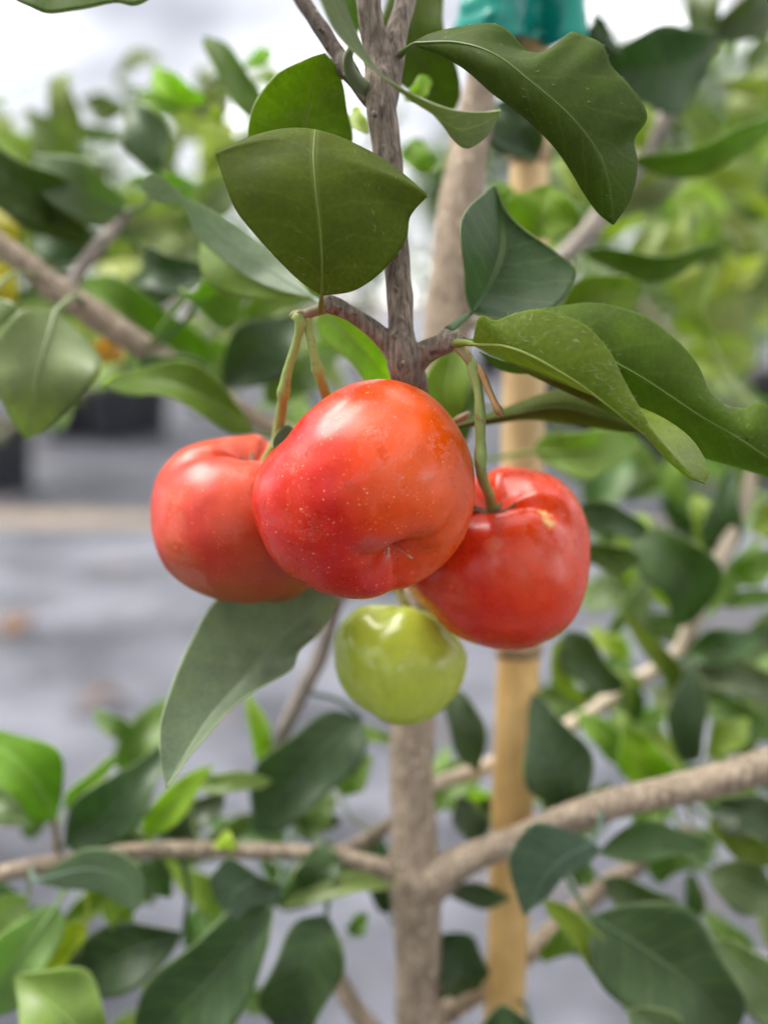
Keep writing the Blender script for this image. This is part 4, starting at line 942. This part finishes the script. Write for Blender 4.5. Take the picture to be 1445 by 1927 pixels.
for z in zs:
    k = int(np.argmin(abs(cw[:, 2] - z))); p = Vector(cw[k, :3]); t = (Vector(cw[k + 1, :3]) - Vector(cw[k - 1, :3])).normalized(); r = cw[k, 3]
    pts = [p + t * q for q in (-0.0022, -0.0012, -0.0005, 0.0, 0.0005, 0.0012)]
    v, f = tube_data(pts, [r * 1.00, r * 1.035, r * 1.07, r * 1.02, r * 1.06, r * 1.01], 24)
    link('node_ring', mesh(v, f), stake, [M_NODE])

m, nt, nn, ln, b = mat('teal_tape'); M_TAPE = m
f1 = noise_tex(nt, 90, 5, stretch=(1, 1, 0.25)); c = mixc(nt, ramp(nt, f1, (0.35, 0.0), (0.65, 1.0)), (0.0, 0.20, 0.17), (0.0, 0.42, 0.31))
ln.new(c, b.inputs['Base Color']); b.inputs['Roughness'].default_value = 0.32
tr = nn.new('ShaderNodeBsdfTranslucent'); ln.new(c, tr.inputs['Color']); ms = nn.new('ShaderNodeMixShader'); ms.inputs[0].default_value = 0.35
ln.new(b.outputs[0], ms.inputs[1]); ln.new(tr.outputs[0], ms.inputs[2]); ln.new(ms.outputs[0], nn['Material Output'].inputs[0])
tape = bpy.data.objects.new('tie_tape', None); COL.objects.link(tape)
tag(tape, 'teal plastic tie tape wound round trunk and bamboo stake', 'tape')
def band(y0, y1, scale, seed):
    """A strip wound round trunk and stake, pinched between them."""
    V = []; F = []; nu, nv = 96, 16
    for j in range(nv + 1):
        y = y0 + (y1 - y0) * j / nv
        ta = np.array([P(925 - (40 - y) * -0.13, y, 25)]).ravel(); tb = np.array([P(1003, y, 27.8)]).ravel()
        ta, tb = Vector(ta), Vector(tb); cc = (ta + tb) / 2; u = (tb - ta); half = u.length / 2; u.normalize(); w = UP.cross(u).normalized()
        for i in range(nu):
            a = 2 * math.pi * i / nu; ca, sa = math.cos(a), math.sin(a)
            pinch = 1 - 0.45 * math.exp(-(ca / 0.35) ** 2)
            rx = half + 0.0072 * scale; ry = 0.0062 * scale * pinch + 0.0012
            n_ = noise.noise(Vector((ca * 2.2 + seed, sa * 2.2, j * 0.28))) * 0.0013 + noise.noise(Vector((ca * 6 + seed, sa * 6, j * 0.5))) * 0.0006
            V.append(cc + u * (ca * (rx + n_)) + w * (sa * abs(sa) ** -0.35 * (ry + n_) if abs(sa) > 1e-4 else 0) + UP * (0.0012 * noise.noise(Vector((ca * 3, sa * 3, seed))) if j in (0, nv) else 0))
    for j in range(nv):
        for i in range(nu):
            a_, b_ = j * nu + i, j * nu + (i + 1) % nu; F.append((a_, b_, b_ + nu, a_ + nu))
    return mesh(V, F)
for nm, y0, y1, s, sd_ in (('winding', 70, -180, 1.0, 1.0), ('winding', 84, -60, 1.16, 5.0)):
    o = link(nm, band(y0, y1, s, sd_), tape, [M_TAPE]); k = o.modifiers.new('t', 'SOLIDIFY'); k.thickness = 0.0003
# loose tail hanging at the right
V = []; F = []
for j in range(25):
    t = j / 24
    for i in range(9):
        q = i / 8
        V.append(P(1020 + 82 * q + 6 * math.sin(t * 6 + q), -220 + t * 300 + 10 * math.sin(q * 5 + 1), 26.2 - 1.2 * math.sin(q * 3.1) * (0.6 + 0.3 * math.sin(t * 5)) + 0.25 * math.sin(t * 9 + q * 4)))
for j in range(24):
    for i in range(8):
        a_ = j * 9 + i; F.append((a_, a_ + 1, a_ + 10, a_ + 9))
o = link('loose_end', mesh(V, F), tape, [M_TAPE]); k = o.modifiers.new('t', 'SOLIDIFY'); k.thickness = 0.0003

# ------------------------------------------------------------------ potted plants behind
M_POT = simple('black_pot_plastic', (0.016, 0.017, 0.022), 0.42, 0.5, 0.3, 12)
M_SOIL = simple('potting_soil', (0.06, 0.04, 0.03), 0.95, 0.1, 0.5, 40, 0.01)
def lathe(profile, seg=36):
    V = []; F = []
    for r, z in profile:
        for k in range(seg): V.append((r * math.cos(2 * math.pi * k / seg), r * math.sin(2 * math.pi * k / seg), z))
    for i in range(len(profile) - 1):
        for k in range(seg): F.append((i * seg + k, i * seg + (k + 1) % seg, (i + 1) * seg + (k + 1) % seg, (i + 1) * seg + k))
    return V, F
v, f = lathe([(0.0, 0.004), (0.125, 0.004), (0.130, 0.02), (0.148, 0.27), (0.150, 0.285), (0.143, 0.285), (0.138, 0.25)]); POT_ME = mesh(v, f)
v, f = lathe([(0.149, 0.262), (0.157, 0.264), (0.159, 0.275), (0.157, 0.290), (0.146, 0.292), (0.143, 0.284)]); RIM_ME = mesh(v, f)
v, f = lathe([(0.141, 0.245), (0.10, 0.252), (0.05, 0.258), (0.0, 0.26)]); SOIL_ME = mesh(v, f)
POT_ME.materials.append(M_POT); RIM_ME.materials.append(M_POT); SOIL_ME.materials.append(M_SOIL)

# leaf templates for plants behind, 1 m long, along +Y, normal +Z
def template(fold, bow, wave):
    V = []; UV = []; F = []
    for j in range(8):
        q = j / 7; w = 0.24 * max(0.02, math.sin(math.pi * q ** 0.8)) ** 0.8 if j < 7 else 0.004
        for i, u in enumerate((-1, -0.5, 0, 0.5, 1)):
            V.append((u * w, q, bow * (math.sin(math.pi * q) - q * q) + fold * abs(u) * w + wave * abs(u) * math.sin(q * 9 + u * 2) * 0.1)); UV.append(((u + 1) / 2, q))
    for j in range(7):
        for i in range(4): a = j * 5 + i; F.append((a, a + 1, a + 6, a + 5))
    return np.array(V), np.array(UV), F
TPL = [template(0.3, 0.12, 0.3), template(0.5, 0.25, 0.5), template(0.15, -0.15, 0.4)]
TPL_ME = []
for V, UV, F in TPL:
    me = mesh(V, F, UV); me.materials.append(M_FAR); TPL_ME.append(me)
FARM = {}
def far_material(key):
    return M_FAR

def plant(loc, height, spread, nbr, nleaf, lsize, seed, label, group, col, individual=False, light=0.25):
    rnd = random.Random(seed)
    root = bpy.data.objects.new('potted_shrub', None); COL.objects.link(root); root.location = loc
    tag(root, label, 'potted shrub', group)
    pot = link('pot', POT_ME, root); link('rim', RIM_ME, pot); link('soil', SOIL_ME, root)
    tp = [Vector((0.01 * rnd.uniform(-1, 1), 0, 0.25))]
    for k in range(1, 7): tp.append(tp[-1] + Vector((rnd.uniform(-.02, .02), rnd.uniform(-.02, .02), (height - 0.25) * 0.85 / 6)))
    v, f = tube_data(tp, [0.011 - 0.0013 * k for k in range(7)], 8)
    link('trunk', mesh(v, f), root, [M_PALE])
    ends = []
    for k in range(nbr):
        h = rnd.uniform(0.3 if individual else 0.12, 1.0); i0 = min(5, int(h * 6)); s = tp[i0].lerp(tp[i0 + 1], h * 6 - i0)
        a = k * 2.4 + rnd.uniform(-.5, .5); L = spread * rnd.uniform(0.55, 1.1) * (1.1 - 0.4 * h)
        dr = Vector((math.cos(a), math.sin(a), rnd.uniform(0.15, 1.0))).normalized()
        pts = [s]; 
        for q in range(1, 6):
            pts.append(pts[-1] + dr * L / 5 + Vector((rnd.uniform(-1, 1), rnd.uniform(-1, 1), rnd.uniform(-.6, 1))) * L * 0.03)
        v, f = tube_data(pts, [0.006 - 0.0009 * q for q in range(6)], 6)
        link('branch', mesh(v, f), root, [M_PALE])
        ends.append(pts)
    ends.append(tp[2:])
    VV = []; UU = []; FF = []; n = 0; MI = []
    for k in range(nleaf):
        pts = rnd.choice(ends); q = rnd.uniform(0.1, 1.0) * (len(pts) - 1.001); i0 = int(q)
        p = pts[i0].lerp(pts[i0 + 1], q - i0)
        t = (pts[i0 + 1] - pts[i0]).normalized()
        out = (t * 0.5 + Vector((rnd.gauss(0, 1), rnd.gauss(0, 1), rnd.gauss(0.15, 0.7))).normalized()).normalized()
        n_ = (Vector((rnd.gauss(0, .5), rnd.gauss(0, .5), 1)) - out * out.z).normalized(); n_ = (n_ - out * n_.dot(out)).normalized(); x = out.cross(n_)
        s = lsize * rnd.uniform(0.65, 1.2)
        mt = Matrix((x * s, out * s, n_ * s)).transposed()
        ti = rnd.randrange(3)
        if individual:
            o = bpy.data.objects.new('leaf', TPL_ME[ti]); COL.objects.link(o); o.parent = root
            o.matrix_local = Matrix.Translation(p) @ mt.to_4x4()
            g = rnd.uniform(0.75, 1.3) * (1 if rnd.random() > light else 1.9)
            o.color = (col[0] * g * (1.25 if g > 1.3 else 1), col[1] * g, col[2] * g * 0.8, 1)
        else:
            V, UV, F = TPL[ti]
            A = V @ np.array(mt).T + np.array(p)
            VV.append(A); UU.append(UV); FF += [tuple(i + n for i in q) for q in F]; n += len(V)
    if not individual:
        me = mesh(np.vstack(VV), FF, np.vstack(UU))
        o = link('crown', me, root, [M_CROWN]); o.color = tuple(col) + (1,); o['kind'] = 'stuff'
    return root

def crown_material():
    m, nt, nn, ln, b = mat('far_crown')
    oi = nn.new('ShaderNodeObjectInfo'); geo = nn.new('ShaderNodeNewGeometry')
    rp = geo.outputs['Random Per Island']
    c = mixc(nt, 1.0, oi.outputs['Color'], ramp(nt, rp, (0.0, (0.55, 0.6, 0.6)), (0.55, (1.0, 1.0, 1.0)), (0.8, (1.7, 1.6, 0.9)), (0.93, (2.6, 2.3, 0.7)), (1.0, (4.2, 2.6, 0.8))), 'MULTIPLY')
    ln.new(c, b.inputs['Base Color']); b.inputs['Roughness'].default_value = 0.36
    tr = nn.new('ShaderNodeBsdfTranslucent'); ln.new(mixc(nt, 1.0, c, (1.8, 1.7, 0.5), 'MULTIPLY'), tr.inputs['Color'])
    ms = nn.new('ShaderNodeMixShader'); ms.inputs[0].default_value = 0.35
    ln.new(b.outputs[0], ms.inputs[1]); ln.new(tr.outputs[0], ms.inputs[2]); ln.new(ms.outputs[0], nn['Material Output'].inputs[0])
    return m
M_CROWN = crown_material()

def at_ground(px, depth_m):
    """Ground point at pixel column px, depth_m metres ahead."""
    return Vector(((px - 722.5) / FPX * depth_m, depth_m, 0))
GRP = 'shrubs in black pots behind the tree'
spots = [  # pixel column, distance, height, spread, leaves, label, colour
    (-20, 3.75, 1.25, 0.42, 420, 'shrub at the left edge, its black pot standing just beyond the sand seam', (0.06, 0.12, 0.03)),
    (130, 5.2, 1.5, 0.5, 420, 'blurred shrub second from the left in the back row, black pot below a pale branch', (0.055, 0.11, 0.03)),
    (265, 5.4, 1.35, 0.5, 420, 'blurred shrub third from the left in the back row of black pots', (0.06, 0.12, 0.03)),
    (400, 6.6, 1.45, 0.5, 380, 'blurred shrub far behind the broad olive leaf', (0.055, 0.11, 0.035)),
    (560, 7.4, 1.5, 0.5, 380, 'distant shrub behind the two thin fruit stalks', (0.05, 0.10, 0.03)),
    (820, 7.0, 1.7, 0.5, 380, 'distant shrub straight behind the leaning trunk', (0.05, 0.105, 0.03)),
    (1010, 5.6, 1.7, 0.55, 420, 'blurred shrub straight behind the bamboo stake', (0.055, 0.11, 0.03)),
    (1130, 4.6, 1.7, 0.5, 480, 'blurred shrub in the gap right of the bamboo stake', (0.05, 0.10, 0.03)),
    (1225, 3.85, 1.65, 0.5, 480, 'shrub in the black pot glimpsed under the pale leaf tip at right', (0.06, 0.12, 0.03)),
    (1400, 3.9, 1.7, 0.5, 480, 'bright blurred shrub at the right edge in the back row', (0.07, 0.14, 0.03)),
    (1330, 5.6, 1.85, 0.55, 420, 'taller shrub at right showing behind the back row', (0.05, 0.10, 0.035)),
    (-160, 5.4, 1.5, 0.5, 300, 'shrub mostly outside the left edge in the back row', (0.055, 0.11, 0.03)),
    (215, 5.1, 1.2, 0.4, 240, 'low shrub between two taller ones in the back row at left', (0.055, 0.11, 0.03)),
    (690, 9.5, 2.2, 0.7, 420, 'tall distant shrub behind the fruiting branch', (0.045, 0.09, 0.03)),
    (480, 9.0, 1.9, 0.7, 420, 'tall distant shrub behind the broad olive leaf', (0.05, 0.1, 0.03)),
    (250, 9.2, 2.0, 0.7, 420, 'tall distant shrub at left under the open sky', (0.05, 0.1, 0.03)),
    (920, 9.2, 2.5, 0.7, 420, 'tall distant shrub between trunk and stake', (0.045, 0.09, 0.03)),
    (1120, 8.0, 2.7, 0.75, 460, 'tall distant shrub behind the wavy dark leaf', (0.045, 0.09, 0.03)),
    (1290, 7.2, 2.5, 0.7, 460, 'tall dark shrub filling the upper right behind a grey twig', (0.05, 0.1, 0.03)),
    (1440, 6.4, 2.3, 0.7, 460, 'tall shrub cut by the right edge behind the back row', (0.055, 0.11, 0.03)),
    (60, 7.2, 1.55, 0.5, 360, 'hazy shrub at far left behind the back row', (0.05, 0.1, 0.035)),
]
for i, (px, dm, h, sp, nl, lab, col) in enumerate(spots):
    plant(at_ground(px, dm), h, sp * 1.15, 22, int(nl * 2.4), 0.075 if dm < 6 else 0.10, 100 + i, lab, GRP, tuple(c * (1.3 if px > 1000 else 1.15) for c in col))
plant(at_ground(1840, 0.95), 0.98, 0.42, 18, 260, 0.055, 300, 'near shrub reaching in from the right edge with bright blurred leaves', GRP, (0.075, 0.15, 0.025), True)
plant(at_ground(-400, 1.05), 0.90, 0.42, 16, 220, 0.055, 301, 'near shrub reaching in from the left edge with blurred leaves', GRP, (0.065, 0.13, 0.03), True)

# unseen shrubs added behind the viewer to block low light and darken fruit reflections
for i, (x, y, h) in enumerate([(-0.95, -0.7, 1.5), (-0.42, -0.95, 1.75), (0.12, -1.0, 1.8), (0.62, -0.9, 1.7), (1.1, -0.6, 1.5), (-1.35, -0.1, 1.3)]):
    plant(Vector((x, y, 0)), h, 0.42, 18, 620, 0.075, 400 + i, '%s shrub of the unseen row added behind the viewer to darken reflections' % ('second leftmost', 'third', 'fourth', 'fifth', 'rightmost', 'leftmost')[i], 'unseen shrubs added behind the viewer', (0.05, 0.10, 0.028))

# ------------------------------------------------------------------ litter on the mat
M_LITTER = simple('dead_leaf', (0.15, 0.09, 0.055), 0.8, 0.2, 0.4, 60)
M_LITTER2 = simple('pale_scrap', (0.55, 0.48, 0.42), 0.8, 0.2, 0.3, 60)
lit = [(15, 1200, 0.10, 0, 'brown dead leaf on the grey mat at the left edge'), (245, 1330, 0.075, 0, 'brown dead leaf on the mat left of the hanging leaf'),
       (1385, 1800, 0.05, 1, 'pale scrap on the mat at the lower right edge'), (1290, 1030, 0.12, 0, 'brown dead leaf on the mat right of the deep red cherry'),
       (440, 1190, 0.05, 1, 'small pale scrap on the mat below the left cherry'), (60, 1500, 0.05, 1, 'small pale scrap on the mat beside the bright green leaf at left'),
       (1340, 1560, 0.05, 0, 'brown dead leaf on the mat seen under the thick right branch')]
for k, (px, py, s, mi, lab) in enumerate(lit):
    ray = (P(px, py, 100) - CAM); t = -(CAM.z - 0.016) / ray.z; p = CAM + ray * t
    V, UV, F = TPL[k % 3]
    o = link('dead_leaf' if mi == 0 else 'scrap', mesh(V * s * 1.3, F, UV), None, [M_LITTER2 if mi else M_LITTER]); o.location = p; o.rotation_euler = (0.15, 0.1, k * 1.9)
    so = o.modifiers.new('t', 'SOLIDIFY'); so.thickness = 0.0008
    tag(o, lab, 'dead leaf' if mi == 0 else 'scrap', 'litter lying on the mat')

# the pot the fruit tree itself grows in, below the picture
tp = P(800, 3300, 34)
o = bpy.data.objects.new('plant_pot', None); COL.objects.link(o); o.location = (tp.x, tp.y, 0)
tag(o, 'black plastic pot holding the fruiting tree, below the picture', 'pot')
b_ = link('body', POT_ME, o); link('rim', RIM_ME, b_); link('soil', SOIL_ME, o)
print('trunk foot z', tp.z, 'objects', len(bpy.data.objects), 'tris', sum(len(m_.polygons) for m_ in bpy.data.meshes) * 2)
